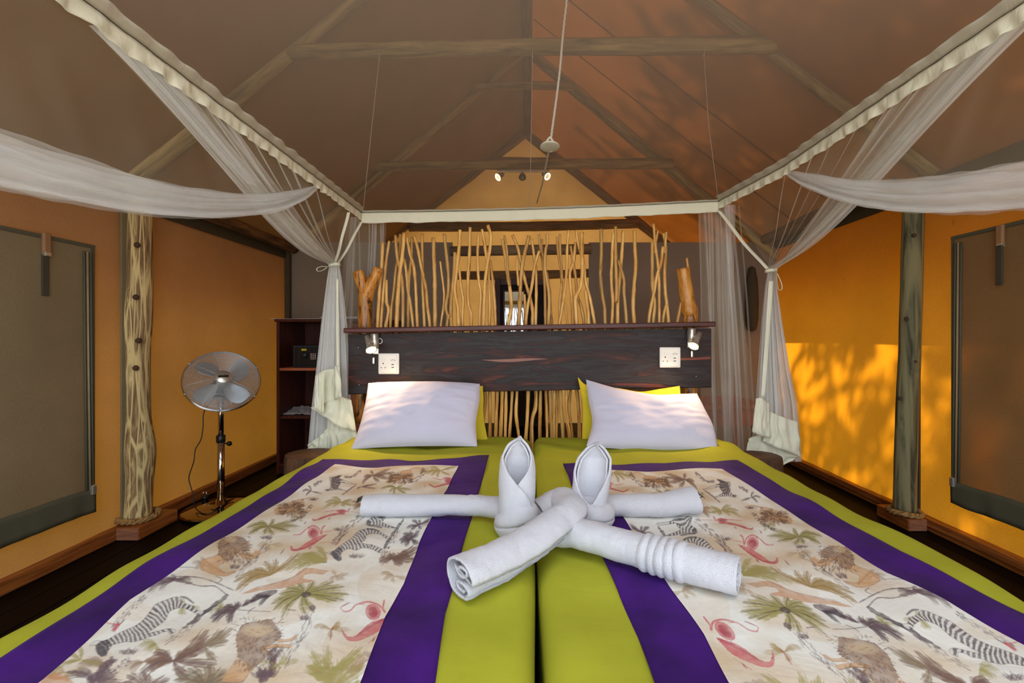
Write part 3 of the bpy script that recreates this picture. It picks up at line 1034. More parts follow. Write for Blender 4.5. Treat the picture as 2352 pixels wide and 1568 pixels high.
# --- washes
for (x, y, rx, ry) in ((300, 1410, 60, 20), (640, 1420, 70, 24), (800, 1500, 60, 40), (450, 1330, 50, 20), (880, 1230, 40, 14), (720, 1280, 60, 16), (560, 1285, 60, 26), (700, 1330, 90, 30), (880, 1360, 60, 60), (930, 1290, 60, 30), (200, 1520, 60, 40), (720, 1180, 60, 20), (850, 1100, 80, 14)):
    ell((x, y), rx, ry, (206, 182, 152), 0.35)
star(c1, S1, (60, 1390), [(250, 1320), (180, 1250), (330, 1400)], 60, ORANGE)
for i_, (x_, y_, s_) in enumerate(((240, 1545, 40), (330, 1530, 36), (420, 1395, 24), (505, 1400, 22), (470, 1300, 18), (620, 1255, 18), (690, 1195, 14), (905, 1330, 20), (770, 1330, 20), (640, 1540, 30), (850, 1530, 26),
                                    (760, 1460, 26), (560, 1180, 12), (610, 1160, 12), (940, 1160, 14), (900, 1095, 10), (980, 1085, 10), (360, 1490, 26), (150, 1555, 30), (990, 1210, 14))):
    q_ = random.Random(i_ + 40)
    c_ = q_.choice((OLIVE, FERN, (172, 150, 120), (150, 126, 108)))
    id_ = lambda pts: pts
    star(id_, 1.0, (x_, y_), [(x_ + s_ * 1.7 * math.cos(a_), y_ + s_ * .8 * math.sin(a_)) for a_ in [q_.uniform(0, 6.28) for k_ in range(5)]], s_ * .5, c_, None, 0.6)
# --- big palms and ferns
star(c1, S1, (1750, 1150), [(2340, 830), (2350, 1180), (1290, 1360), (1480, 1060), (2230, 740), (1960, 1390), (1420, 1250), (2100, 980)], 150, BROWN, PLUM)
star(c1, S1, (500, 1130), [(300, 1200), (470, 900), (60, 1340), (800, 1230), (300, 1020)], 70, OLIVE)
star(c2, S2, (1300, 850), [(970, 820), (800, 940), (820, 1050), (1070, 780), (1220, 660), (1380, 640), (1700, 570), (1000, 900)], 95, FERN, (128, 104, 66))
star(c2, S2, (2060, 690), [(1600, 630), (1570, 710), (1660, 780), (1910, 470), (1500, 800), (1760, 590)], 85, OLIVE, FERN)
star(c2, S2, (1275, 185), [(975, 195), (1000, 295), (1130, 130), (1350, 85), (1640, 130), (1700, 220), (1560, 285), (1220, 310), (1350, 330), (1060, 260), (1480, 250)], 70, OLIVE, DARK)
star(c3, S3, (1220, 240), [(1800, 275), (1740, 350), (1640, 365), (1600, 90), (1740, 170), (1350, 60), (1140, 80), (1000, 130), (900, 210), (800, 350), (820, 440), (930, 540), (1240, 520), (1350, 500), (1560, 310)], 100, OLIVE, DARK)
ell(c3([(1250, 255)])[0], 12, 7, DARK)
ell(c3([(1330, 440)])[0], 8, 7, PLUM)
star(c3, S3, (1400, 1400), [(1320, 1010), (1530, 950), (1980, 950), (1990, 1050), (1250, 1200), (1700, 1300)], 120, OLIVE, FERN)
star(c3, S3, (1780, 1300), [(2000, 1060), (1900, 1190), (2020, 1180)], 110, (172, 144, 122))
star(c3, S3, (-60, 900), [(300, 670), (250, 820), (100, 1090), (180, 700)], 110, (140, 126, 104), BROWN)
star(c4, S4, (1210, 190), [(1440, 105), (1090, 210), (1350, 190), (1070, 300), (1440, 240), (1300, 280), (1500, 160), (1180, 120)], 45, BROWN, PLUM)
star(c4, S4, (1510, 365), [(1310, 370), (1400, 335), (1600, 325), (1710, 390), (1640, 435), (1420, 415), (1480, 450)], 34, OLIVE, DARK)
star(c4, S4, (2080, 120), [(1890, 165), (1940, 90), (2300, 60), (2210, 195), (2040, 235), (1960, 200)], 34, OLIVE, FERN)
star(c4, S4, (810, 560), [(590, 560), (570, 640), (945, 520), (680, 490), (850, 620), (950, 600), (700, 620)], 42, OLIVE, FERN)
star(c4, S4, (1080, 590), [(930, 550), (940, 610), (960, 660)], 40, (150, 120, 80))
star(c4, S4, (1460, 1270), [(1810, 1085), (1790, 1250), (1600, 1335), (1290, 1325), (1480, 1180), (1680, 1160), (1380, 1230)], 110, BROWN, PLUM)
star(c4, S4, (1060, 345), [(1270, 300), (1010, 380), (1250, 370), (1160, 320)], 26, PLUM)
star(c4, S4, (420, 400), [(300, 400), (380, 340), (560, 440), (350, 460)], 26, PLUM)
# --- dark flowers
star(c3, S3, (345, 420), [(375, 300), (185, 385), (10, 545), (35, 605), (245, 615), (300, 380)], 100, PLUM, DARK, 0.9)
star(c3, S3, (420, 380), [(640, 190), (520, 260)], 60, PLUM, None, 0.9)
poly(c3([(880, 150), (760, 150), (640, 185), (560, 260), (520, 330), (680, 260), (800, 230), (870, 190)]), PLUM, 0.9)
star(c3, S3, (800, 220), [(640, 380), (520, 330)], 60, DARK)
line(c3([(360, 425), (560, 440), (790, 450)]), 10 / S3, PLUM)
line(c3([(500, 480), (530, 430), (590, 395)]), 12 / S3, PLUM)
line(c3([(1000, 435), (1110, 455)]), 14 / S3, PLUM)
star(c4, S4, (1700, 1010), [(1550, 1025), (1600, 940), (1690, 905), (1810, 900), (1800, 1065), (1630, 1095), (1570, 1060)], 62, PLUM, DARK, 0.9)
star(c4, S4, (1800, 840), [(1965, 742), (1640, 870), (1715, 768), (1810, 760), (1840, 890), (1700, 900)], 44, PLUM, DARK, 0.9)
# --- giraffe lying across
poly(c2([(2100, 800), (1960, 780), (1880, 765), (1790, 765), (1690, 805), (1600, 880), (1450, 930), (1300, 960), (1180, 995), (1080, 1010), (900, 1090), (1000, 1080), (1160, 1045), (1350, 1030), (1500, 1015), (1700, 975), (1850, 960), (1880, 930), (1740, 905), (1760, 855), (1860, 840), (2000, 860)]), ORANGE, 0.85)
line(c2([(1100, 1000), (1300, 960), (1600, 880), (1800, 765)]), 14 / S2, BROWN, 0.5)
# --- branches
line(c2([(0, 870), (300, 880), (500, 930), (800, 1045)]), 16 / S2, PLUM, 0.9, rough=0.4)
line(c2([(30, 920), (350, 1000), (550, 1000), (720, 1110)]), 16 / S2, PLUM, 0.9, rough=0.4)
line(c2([(-60, 900), (120, 940), (240, 960)]), 60 / S2, PLUM, 0.85, 0.6, 0.5)
star(c1, S1, (1800, 20), [(1400, 230), (1560, 190), (1380, 130), (1700, 0), (2000, 30)], 75, PLUM, None, 0.8)
line(c2([(0, 760), (180, 750), (340, 760)]), 10 / S2, PLUM, 0.7)
line(c1([(2360, 350), (2150, 480), (2030, 600), (1880, 700)]), 62 / S1, DARK, 0.9, 0.8, 0.6)
line(c2([(720, 1110), (560, 1240), (380, 1370)]), 66 / S2, DARK, 0.85, 0.5, 0.6)
line(c4([(1600, 770), (1480, 930), (1360, 1130)]), 40 / S4, DARK, 0.85, 0.5, 0.7)
line(c4([(1000, 300), (930, 370), (820, 460)]), 24 / S4, PLUM, 0.85, 0.5, 0.7)
for i, (cr, s, pts, w) in enumerate(((c2, S2, [(1340, 360), (1100, 600), (780, 880)], 80), (c3, S3, [(1330, 530), (1200, 780), (1050, 1000), (900, 1330)], 110),
                                     (c4, S4, [(1140, 690), (950, 830), (700, 1100)], 70), (c4, S4, [(430, 590), (270, 770)], 50), (c4, S4, [(1890, 100), (1820, 200), (1750, 300)], 60),
                                     (c1, S1, [(1380, 270), (1150, 480), (880, 740)], 90), (c4, S4, [(1060, 110), (960, 200), (840, 220)], 30), (c4, S4, [(560, 280), (450, 340)], 34),
                                     (c1, S1, [(2140, 480), (1900, 750), (1600, 940)], 90), (c4, S4, [(1560, 870), (1420, 1080), (1300, 1250)], 80), (c1, S1, [(1180, 1130), (1000, 1280), (840, 1400)], 90),
                                     (c2, S2, [(2330, 180), (2200, 380), (2140, 470)], 80), (c2, S2, [(1800, 0), (1640, 110)], 50))):
    trunk(cr, s, pts, w, PLUM, i + 3)
for i, (cr, s, c, rx, ry) in enumerate(((c1, S1, (1130, 1040), 200, 75), (c2, S2, (820, 720), 110, 60), (c4, S4, (980, 1250), 120, 40), (c3, S3, (1230, 560), 110, 60),
                                        (c2, S2, (1240, 350), 90, 40), (c3, S3, (760, 1290), 140, 80), (c4, S4, (760, 910), 80, 24), (c4, S4, (200, 780), 60, 24), (c4, S4, (1700, 295), 50, 18), (c1, S1, (400, 1310), 130, 35), (c4, S4, (440, 525), 70, 22))):
    tuft(cr, s, c, rx, ry, PLUM, 18, i)
idn = lambda pts: pts
star(idn, 1.0, (215, 1572), [(150, 1562), (180, 1545), (270, 1552), (290, 1580), (240, 1540)], 20, PLUM, None, 0.8)
star(idn, 1.0, (470, 1585), [(400, 1570), (430, 1540), (520, 1545), (560, 1575), (480, 1530)], 30, (128, 118, 96), BROWN, 0.75)
star(idn, 1.0, (330, 1590), [(290, 1560), (330, 1550), (390, 1565), (270, 1590)], 28, BROWN, PLUM, 0.8)
star(idn, 1.0, (760, 1600), [(705, 1545), (735, 1520), (790, 1525), (835, 1540), (850, 1590)], 32, OLIVE, FERN, 0.8)
trunk(idn, 1.0, [(640, 1490), (600, 1580), (570, 1640)], 20, PLUM, 77)
trunk(idn, 1.0, [(260, 1520), (200, 1600)], 22, PLUM, 78)
tuft(idn, 1.0, (610, 1560), 34, 16, PLUM, 16, 79)
poly([(95, 1566), (120, 1553), (150, 1560), (170, 1580), (130, 1600), (90, 1600)], ORANGE, 0.8)
# --- lions
def rounded(pts):
    q = catmull([(x, y, 0) for x, y in pts + pts[:2]], 6 * (len(pts) + 1) + 1)
    return [(v.x, v.y) for v in q[:6 * len(pts)]]
def lion(cr, s, body, mane, face, legs, tail=None):
    body, mane = rounded(body), rounded(mane)
    poly(cr(body), TAN, 0.92)
    for (pts, w) in legs:
        line(cr(pts), w / s, TAN, 0.92)
        line(cr([(x, y + w * .45) for x, y in pts]), w / s * .22, BROWN, 0.8)
    poly(cr(mane), (138, 106, 82), 0.9)
    r_ = random.Random(len(body))
    for (x, y) in mane[::2]:
        k = r_.uniform(14, 34)
        line(cr([(x, y), (x + r_.uniform(-.6, 1) * k, y + r_.uniform(-.8, .8) * k)]), 12 / s, r_.choice((BROWN, (104, 80, 66))), 0.8, 0.8)
    xs, ys = [p[0] for p in mane], [p[1] for p in mane]
    cxm, cym = sum(xs) / len(xs), sum(ys) / len(ys)
    if face:
        cxm, cym = face[0], face[1]
        for i in range(3):
            ell(cr([face[:2]])[0], face[2] / s * (1 - .22 * i), face[3] / s * (1 - .22 * i), (206, 184, 150), 0.35)
    for i in range(260):
        x, y = r_.uniform(min(xs), max(xs)), r_.uniform(min(ys), max(ys))
        if face and ((x - face[0]) / face[2]) ** 2 + ((y - face[1]) / face[3]) ** 2 < r_.uniform(.3, 1.1):
            continue
        dx, dy = x - cxm, y - cym
        l = math.hypot(dx, dy) + 1e-6
        k = r_.uniform(24, 62)
        wv = r_.uniform(-.6, .6)
        q1 = (x + (dx / l - dy / l * wv) * k, y + (dy / l + dx / l * wv) * k)
        PRINT.append(('line', cr([(x, y), q1]), 10 / s, r_.choice((DARK, (92, 70, 62), (104, 80, 66), TAN)), 0.7, 0.7, 0.2))
    if face:
        fx_, fy_, ra_, rb_ = face
        for (u0, v0, u1, v1) in ((-.45, -.15, -.2, -.05), (-.1, .2, .25, .3), (-.6, .2, -.35, .45), (.3, -.3, .6, -.1)):
            line(cr([(fx_ + u0 * ra_, fy_ + v0 * rb_), (fx_ + u1 * ra_, fy_ + v1 * rb_)]), 9 / s, BROWN, 0.7, 0.5)
    line(cr(body + body[:1]), 7 / s, BROWN, 0.5)
    if tail:
        line(cr(tail), 13 / s, BROWN, 0.9, 0.5)
lion(c2, S2, [(610, 570), (700, 640), (640, 690), (600, 720), (640, 780), (700, 805), (830, 780), (740, 850), (640, 862), (520, 835), (380, 780), (345, 735), (370, 670), (450, 630), (540, 600)],
     [(720, 335), (800, 325), (900, 335), (960, 375), (1015, 460), (1005, 510), (900, 500), (840, 560), (760, 620), (680, 640), (610, 565), (600, 460), (630, 380)], (760, 370, 90, 45),
     [([(850, 510), (960, 575), (1060, 590), (1150, 530)], 42), ([(930, 510), (1040, 555), (1110, 510)], 34), ([(420, 660), (560, 740), (680, 815)], 26)], [(560, 860), (640, 900), (630, 925), (580, 955)])
lion(c3, S3, [(370, 1060), (480, 1120), (560, 1210), (500, 1300), (420, 1380), (180, 1380), (200, 1290), (260, 1200)],
     [(430, 620), (520, 590), (640, 575), (790, 550), (870, 640), (930, 745), (900, 820), (800, 880), (720, 950), (800, 990), (720, 1080), (640, 1150), (560, 1210), (500, 1235), (480, 1120), (380, 1040), (360, 900), (350, 760), (390, 680)], (620, 690, 210, 85),
     [([(680, 920), (860, 905), (1040, 930)], 56), ([(900, 840), (1050, 840), (1120, 790)], 40)])
lion(c4, S4, [(190, 530), (310, 510), (320, 560), (290, 620), (180, 660), (50, 690), (-40, 700), (-40, 630), (100, 570)], [(120, 600), (280, 575), (300, 600), (240, 660), (100, 690), (20, 680)], None,
     [([(200, 660), (300, 670), (370, 650)], 24), ([(300, 520), (420, 495), (500, 510)], 16)])
lion(c4, S4, [(1590, 140), (1690, 130), (1705, 200), (1560, 250), (1380, 292), (1440, 230), (1560, 190)], [(1560, 190), (1660, 190), (1690, 210), (1560, 250), (1440, 280)], None,
     [([(1600, 225), (1700, 235), (1770, 225)], 18), ([(1690, 120), (1770, 95), (1830, 105)], 12)])
# --- zebras
def zebra(cr, s, body, axis, period, tail, head=None, bend=0.0):
    poly(cr(body), (206, 202, 196), 0.95)
    stripes(cr(body), cr(axis), period / s, DARK, 0.95, bend / s)
    if head:
        PRINT.append(('cline', cr(head[0]), head[1] / s, (84, 78, 84), 0.9, cr(body)))
    line(cr(body + body[:1]), 7 / s, DARK, 0.7)
    line(cr(tail), 26 / s, DARK, 0.9, 0.3)
zebra(c1, S1, [(780, 1100), (850, 1085), (870, 1010), (905, 960), (930, 920), (1000, 900), (1120, 875), (1200, 885), (1280, 870), (1400, 825), (1480, 800), (1540, 790), (1600, 750), (1680, 740), (1710, 790), (1770, 765), (1785, 730), (1730, 695), (1660, 695), (1580, 715), (1520, 725), (1450, 745), (1410, 740), (1480, 690), (1530, 650), (1600, 600), (1650, 550), (1680, 480), (1720, 430), (1800, 400), (1870, 390), (1940, 410), (2020, 450), (2080, 495), (2140, 500), (2170, 450), (2080, 430), (2040, 380), (1960, 350), (1900, 330), (1850, 290), (1820, 265), (1750, 270), (1650, 310), (1550, 350), (1490, 390), (1440, 460), (1380, 530), (1320, 590), (1230, 650), (1140, 690), (1050, 730), (960, 780), (880, 830), (800, 855), (720, 850), (670, 870), (620, 920), (700, 920), (705, 990), (740, 1060)],
      [(800, 960), (1000, 840), (1250, 760), (1450, 600), (1580, 440), (1700, 350), (1850, 320), (2100, 450)], 58, [(1850, 260), (1930, 270), (2025, 330)], ([(800, 1080), (790, 940), (830, 900)], 150))
zebra(c4, S4, [(770, 1310), (810, 1290), (800, 1230), (830, 1190), (900, 1160), (1000, 1180), (1080, 1150), (1200, 1160), (1300, 1200), (1330, 1150), (1200, 1110), (1120, 1105), (1060, 1090), (1110, 1050), (1130, 990), (1160, 965), (1250, 950), (1320, 970), (1390, 1015), (1430, 1000), (1340, 950), (1280, 915), (1200, 895), (1130, 890), (1050, 910), (990, 960), (940, 1020), (860, 1080), (780, 1130), (720, 1180), (670, 1200), (620, 1210), (680, 1240), (720, 1280)],
      [(740, 1230), (850, 1130), (960, 1060), (1080, 960), (1200, 920), (1400, 1000)], 40, [(1140, 886), (1220, 890), (1290, 915)], ([(760, 1290), (730, 1220), (780, 1180)], 90))
zebra(c4, S4, [(1180, 655), (1200, 740), (1140, 780), (1125, 830), (1180, 840), (1240, 832), (1300, 838), (1400, 862), (1520, 870), (1480, 852), (1400, 828), (1330, 790), (1370, 750), (1380, 720), (1450, 728), (1600, 745), (1610, 722), (1450, 700), (1350, 655)],
      [(1290, 640), (1260, 720), (1180, 790), (1250, 815), (1450, 850)], 40, [(1150, 838), (1250, 848), (1325, 862)])
zebra(c4, S4, [(800, 200), (720, 225), (655, 235), (670, 330), (650, 370), (598, 380), (620, 402), (700, 388), (780, 392), (870, 402), (820, 380), (760, 345), (790, 310), (800, 280), (870, 292), (980, 297), (880, 268), (780, 240)],
      [(750, 210), (730, 300), (650, 380), (820, 390)], 26, [(720, 235), (770, 212), (805, 200)], ([(740, 220), (730, 320)], 110))
# --- flamingos
def flamingo(cr, s, body, neck, arch, wing, legs, feet, head):
    ell(cr([body[:2]])[0], body[2] / s, body[3] / s, ROSE, 0.85)
    ell(cr([body[:2]])[0], body[2] / s * .62, body[3] / s * .68, ROSED, 0.7)
    line(cr(neck), body[4] / s, ROSE, 0.9, 0.4)
    line(cr(arch), body[4] * 1.3 / s, ROSE, 0.9)
    if wing:
        poly(cr(rounded(wing)), ROSE, 0.92)
        PRINT.append(('cline', cr([wing[0], wing[len(wing) // 4], wing[len(wing) // 2 - 1]]), body[4] * 2 / s, ROSED, 0.55, cr(wing)))
    for l in legs:
        line(cr(l), body[4] * .45 / s, ROSE, 0.85)
    for f_ in feet:
        line(cr(f_), body[4] * 1.5 / s, ROSED, 0.85, 0.7)
    if head:
        line(cr(head), body[4] * 1.2 / s, ROSED, 0.8, 0.6)
flamingo(c4, S4, (445, 960, 72, 66, 14), [(400, 900), (350, 920), (280, 975), (190, 985)], [(380, 900), (450, 878), (520, 910), (550, 965), (562, 900), (592, 875)],
         [(632, 968), (560, 1020), (450, 1100), (340, 1160), (230, 1197), (160, 1182), (148, 1125), (172, 1122), (190, 1155), (250, 1160), (350, 1080), (450, 1020), (540, 985)],
         [[(520, 1080), (640, 1070), (770, 1085)], [(580, 940), (700, 922)]], [[(740, 1110), (765, 1080)], [(390, 1165), (420, 1130)]], [(20, 1222), (50, 1190), (70, 1158)])
flamingo(c4, S4, (810, 695, 60, 32, 12), [(760, 682), (680, 682), (570, 696)], [(750, 680), (830, 670), (890, 695), (900, 670), (915, 650)],
         [(870, 730), (760, 742), (640, 765), (540, 802), (450, 817), (428, 785), (445, 785), (480, 798), (560, 765), (680, 728), (760, 715)],
         [[(920, 690), (1140, 690)]], [[(640, 800), (665, 780)]], [(330, 855), (355, 815)])
flamingo(c3, S3, (2110, 470, 100, 105, 16), [(1990, 380), (1900, 390), (1820, 470), (1740, 490), (1690, 450)], [(1940, 372), (2050, 345), (2180, 370), (2265, 460), (2240, 400), (2255, 310)],
         [(2260, 535), (2100, 600), (2000, 680), (1900, 795), (1810, 822), (1750, 780), (1700, 705), (1725, 800), (1790, 875), (1920, 875), (2050, 810), (2150, 750), (2220, 680)],
         [[(2050, 900), (2200, 760)]], [[(2100, 880), (2130, 820)]], [(1600, 700), (1575, 760), (1560, 870)])
line(c3([(1695, 440), (1760, 400), (1810, 378)]), 16 / S3, ROSED, 0.8, 0.5)
flamingo(c4, S4, (2185, 265, 55, 34, 10), [(2150, 243), (2080, 265), (1975, 245)], [(2120, 240), (2190, 232), (2240, 250)],
         [(2220, 300), (2100, 332), (2000, 358), (1930, 328), (1945, 322), (2010, 342), (2100, 310), (2200, 280)], [], [], [(1870, 355), (1890, 345)])
line(c1([(780, 600), (880, 630), (1010, 645)]), 14 / S1, ROSE, 0.9)
line(c1([(950, 710), (1010, 640)]), 46 / S1, ROSE, 0.9)
line(c3([(560, 0), (1, 0)]), 0.1, PALE, 0.01)

def hash_noise(x, y):
    """cheap value noise for the painted look"""
    xi, yi = np.floor(x).astype(np.int64), np.floor(y).astype(np.int64)
    fx, fy = x - xi, y - yi
    fx, fy = fx * fx * (3 - 2 * fx), fy * fy * (3 - 2 * fy)
    def h(a, b):
        n = (a * 374761393 + b * 668265263) & 0x7fffffff
        n = ((n ^ (n >> 13)) * 1274126177) & 0x7fffffff
        return (n ^ (n >> 16)).astype(np.float64) / 0x7fffffff
    h = (lambda g: (lambda a, b: np.mod(np.sin(a * 127.1 + b * 311.7) * 43758.5453, 1.0)))(h)
    return (h(xi, yi) * (1 - fx) + h(xi + 1, yi) * fx) * (1 - fy) + (h(xi, yi + 1) * (1 - fx) + h(xi + 1, yi + 1) * fx) * fy

def pip(px, py, pts):
    ins = np.zeros(px.shape, dtype=bool)
    n = len(pts)
    for i in range(n):
        x1, y1 = pts[i]
        x2, y2 = pts[(i + 1) % n]
        if y1 == y2:
            continue
        c = ((y1 > py) != (y2 > py)) & (px < (x2 - x1) * (py - y1) / (y2 - y1) + x1)
        ins ^= c
    return ins

def seg_dist(px, py, pts):
    best = np.full(px.shape, 1e9)
    arc = np.zeros(px.shape)
    side = np.zeros(px.shape)
    tot = 0.0
    for i in range(len(pts) - 1):
        x1, y1 = pts[i]
        x2, y2 = pts[i + 1]
        dx, dy = x2 - x1, y2 - y1
        l2 = dx * dx + dy * dy + 1e-9
        l = math.sqrt(l2)
        t = np.clip(((px - x1) * dx + (py - y1) * dy) / l2, 0, 1)
        d = np.hypot(px - x1 - t * dx, py - y1 - t * dy)
        m = d < best
        best = np.where(m, d, best)
        arc = np.where(m, tot + t * l, arc)
        side = np.where(m, ((px - x1) * dy - (py - y1) * dx) / l, side)
        tot += l
    return best, arc, tot, side

def paint(X, Y):
    px, py = CX + F * X / Y, CY + F * 0.51 / Y
    sh = X.shape
    fx, fy = X.reshape(-1), Y.reshape(-1)
    px, py = px.reshape(-1), py.reshape(-1)
    wash = hash_noise(fx * 9, fy * 9) * .6 + hash_noise(fx * 21 + 5, fy * 21) * .4
    thr = hash_noise(fx * 420, fy * 90)
    thr2 = hash_noise(fx * 90 + 9, fy * 420)
    k = np.clip((wash - 0.42) * 2.6, 0, 1)[:, None]
    a, b = np.array(lin((222, 221, 214))[:3]), np.array(lin((198, 178, 150))[:3])
    col = a * (1 - k) + b * k
    col *= (0.93 + 0.07 * thr + 0.05 * thr2)[:, None]
    nz = hash_noise(fx * 160, fy * 160)
    nz2 = hash_noise(fx * 50 + 3, fy * 50)
    def sel(pts, pad):
        xs, ys = [p[0] for p in pts], [p[1] for p in pts]
        return np.nonzero((px > min(xs) - pad) & (px < max(xs) + pad) & (py > min(ys) - pad) & (py < max(ys) + pad))[0]
    def put(i, al, c):
        if len(i):
            al = (al * (0.72 + 0.28 * nz[i]) * (0.80 + 0.25 * nz2[i]))
            al = np.clip(al, 0, 1)[:, None]
            col[i] = col[i] * (1 - al) + np.array(lin(c)[:3]) * al
    for it in PRINT:
        if it[0] == 'poly':
            i = sel(it[1], 1)
            put(i, pip(px[i], py[i], it[1]) * it[3], it[2])
        elif it[0] == 'line':
            _, pts, w, c, al, tap, ro = it
            if len(pts) > 2:
                q = catmull([(p[0], p[1], 0) for p in pts], 5 * (len(pts) - 1) + 1)
                pts = [(v.x, v.y) for v in q]
            i = sel(pts, w)
            d, s, tot, _ = seg_dist(px[i], py[i], pts)
            t = s / max(tot, 1e-6)
            ww = w / 2 * (1 - tap * (np.abs(2 * t - 1) ** 2.2) * .92) if tap else w / 2
            if ro:
                ww = ww * (1 - ro * 0.9 + ro * 1.6 * nz[i])
            put(i, np.clip((ww - d) / 1.2 + .5, 0, 1) * al, c)
        elif it[0] == 'cline':
            _, pts, w, c, al, clip = it
            i = sel(pts, w)
            d, s, tot, _ = seg_dist(px[i], py[i], pts)
            put(i, np.clip((w / 2 - d) / 1.2 + .5, 0, 1) * al * pip(px[i], py[i], clip), c)
        elif it[0] == 'stripe':
            _, pts, axis, per, c, al, bend = it
            i = sel(pts, 1)
            q = catmull([(p[0], p[1], 0) for p in axis], 6 * (len(axis) - 1) + 1)
            d, s, tot, sd = seg_dist(px[i], py[i], [(v.x, v.y) for v in q])
            ph = (s + 0.22 * np.abs(sd)) / per * 2 * math.pi + 0.9 * nz2[i] * 2
            put(i, pip(px[i], py[i], pts) * np.clip(np.sin(ph) * 3 + .8, 0, 1) * al, c)
    out = np.ones((len(px), 4))
    out[:, :3] = np.clip(col, 0, 1)
    return out.reshape(sh + (4,))

def print_mat():
    m, nt, out = newmat('printed_cotton')
    b = N(nt, 'ShaderNodeBsdfPrincipled')
    a = N(nt, 'ShaderNodeAttribute', attribute_name='print')
    L(nt, a.outputs['Color'], b.inputs['Base Color'])
    b.inputs['Roughness'].default_value = 0.9
    b.inputs['Specular IOR Level'].default_value = 0.15
    bb = N(nt, 'ShaderNodeBump')
    bb.inputs['Strength'].default_value = 0.25
    bb.inputs['Distance'].default_value = 0.02
    L(nt, noise_tex(nt, coords(nt, (1, 1.6, 1)), 6.0, 4, 0.5, 0.8), bb.inputs['Height'])
    L(nt, bb.outputs[0], b.inputs['Normal'])
    L(nt, b.outputs[0], out.inputs[0])
    return m
M['print'] = print_mat()

for k, lab in (('L', 'purple-bordered runner with safari print on the left bed'), ('R', 'purple-bordered runner with safari print on the right bed')):
    X, Y, Z, u, t = runner_grid(k, 'ol', 'orr', 'top', 90, 160, 0.004)
    # soft lifts along the hem
    Z = Z + 0.003 * np.sin(Y * 19 + X * 7) * np.exp(-((u - 0.5) ** 2 - 0.25) ** 2 / 0.004)
    r0 = fast_mesh('bed_runner', np.stack([X, Y, Z], -1), M['purple'])
    tag(r0, lab, 'runner', 'purple bed runners')
    finish(r0, solid=0.003, off=-1)
    X, Y, Z, u, t = runner_grid(k, 'il', 'ir', 'itop', 330, 740, 0.0055, adaptive=True)
    if k == 'L':
        col = paint(X, Y)
    else:
        yl = np.minimum(Y * 1.0 + 0.052, 1.83)
        e = ED['L']
        xl = np.interp(yl, *e['il'])
        xr = np.interp(yl, *e['ir'])
        w = (np.interp(Y, *ED['R']['ir']) - X) / 0.50 * 0.50
        col = paint(xl + w, yl)
    p = fast_mesh('printed_panel', np.stack([X, Y, Z], -1), M['print'], r0, col)
    p['label'] = 'pale printed panel of zebras, lions, flamingos and palms'
# ------------------------------------------------------------------ headboard
HB = 2.44
hbd = thing('headboard', (0.02, 2.5, 0), 'dark rosewood headboard with forked post and a row of upright varnished sticks', 'headboard')
def panel_front():
    # slab with a slightly wavy lower edge
    top = [P(800, 768, HB), P(1215, 760, HB), P(1634, 754, HB)]
    bot = [P(800, 906, HB), P(950, 901, HB), P(1215, 898, HB), P(1400, 893, HB), P(1634, 890, HB)]
    t, b = catmull(top, 60), catmull(bot, 60)
    fr, bk = [], []
    v = []
    for i in range(60):
        v += [t[i], b[i] + Vector((0, 0, 0.004)), b[i] + Vector((0, 0.006, 0)), b[i] + Vector((0, 0.040, 0)), t[i] + Vector((0, 0.045, 0))]
    f = []
    for i in range(59):
        for k in range(5):
            k2 = (k + 1) % 5
            f.append((i * 5 + k, i * 5 + k2, (i + 1) * 5 + k2, (i + 1) * 5 + k))
    f += [(0, 4, 3, 2, 1), tuple(59 * 5 + k for k in range(5))]
    return v, f
mesh_obj('panel', panel_front(), M['panel'], hbd, smooth=False, label='broad dark rosewood plank')
def slab(name, p0, p1, th0, th1, yf, yb, m, parent, bevel):
    v = []
    for (p, th) in ((p0, th0), (p1, th1)):
        v += [(p.x, yf, p.z), (p.x, yb, p.z), (p.x, yb, p.z - th), (p.x, yf, p.z - th)]
    f = [(0, 1, 2, 3), (7, 6, 5, 4), (0, 4, 5, 1), (1, 5, 6, 2), (2, 6, 7, 3), (3, 7, 4, 0)]
    return finish(mesh_obj(name, (v, f), m, parent, smooth=False), bevel=bevel)
slab('shelf', P(788, 753, HB - 0.05), P(1645, 738, HB - 0.05), 0.027, 0.027, HB - 0.05, HB + 0.10, M['cap'], hbd, 0.006)
for (px, py) in ((825, 884), (823, 798), (1599, 864)):
    mesh_obj('screw', lathe([(0.0045, 0.0), (0.0045, 0.003), (0.002, 0.004)], P(px, py, HB), Vector((0, -1, 0)), 8), M['bronze'], hbd)
mesh_obj('gouge', grid(lambda u, v: P(1105 + 155 * u, 826 + (v - .5) * 7 * math.sin(math.pi * u) + 2 * math.sin(u * 5), HB - 0.0012), 24, 3), simple('pale_gouge', (150, 100, 88), 0.5), hbd, label='pale sapwood streak')
mesh_obj('sapwood_edge', grid(lambda u, v: P(1525 + 107 * u, 823 + (v - .5) * 5 + 1.5 * math.sin(u * 4), HB - 0.0012), 16, 3), simple('red_streak', (128, 58, 36), 0.5), hbd, label='red streak in the grain')

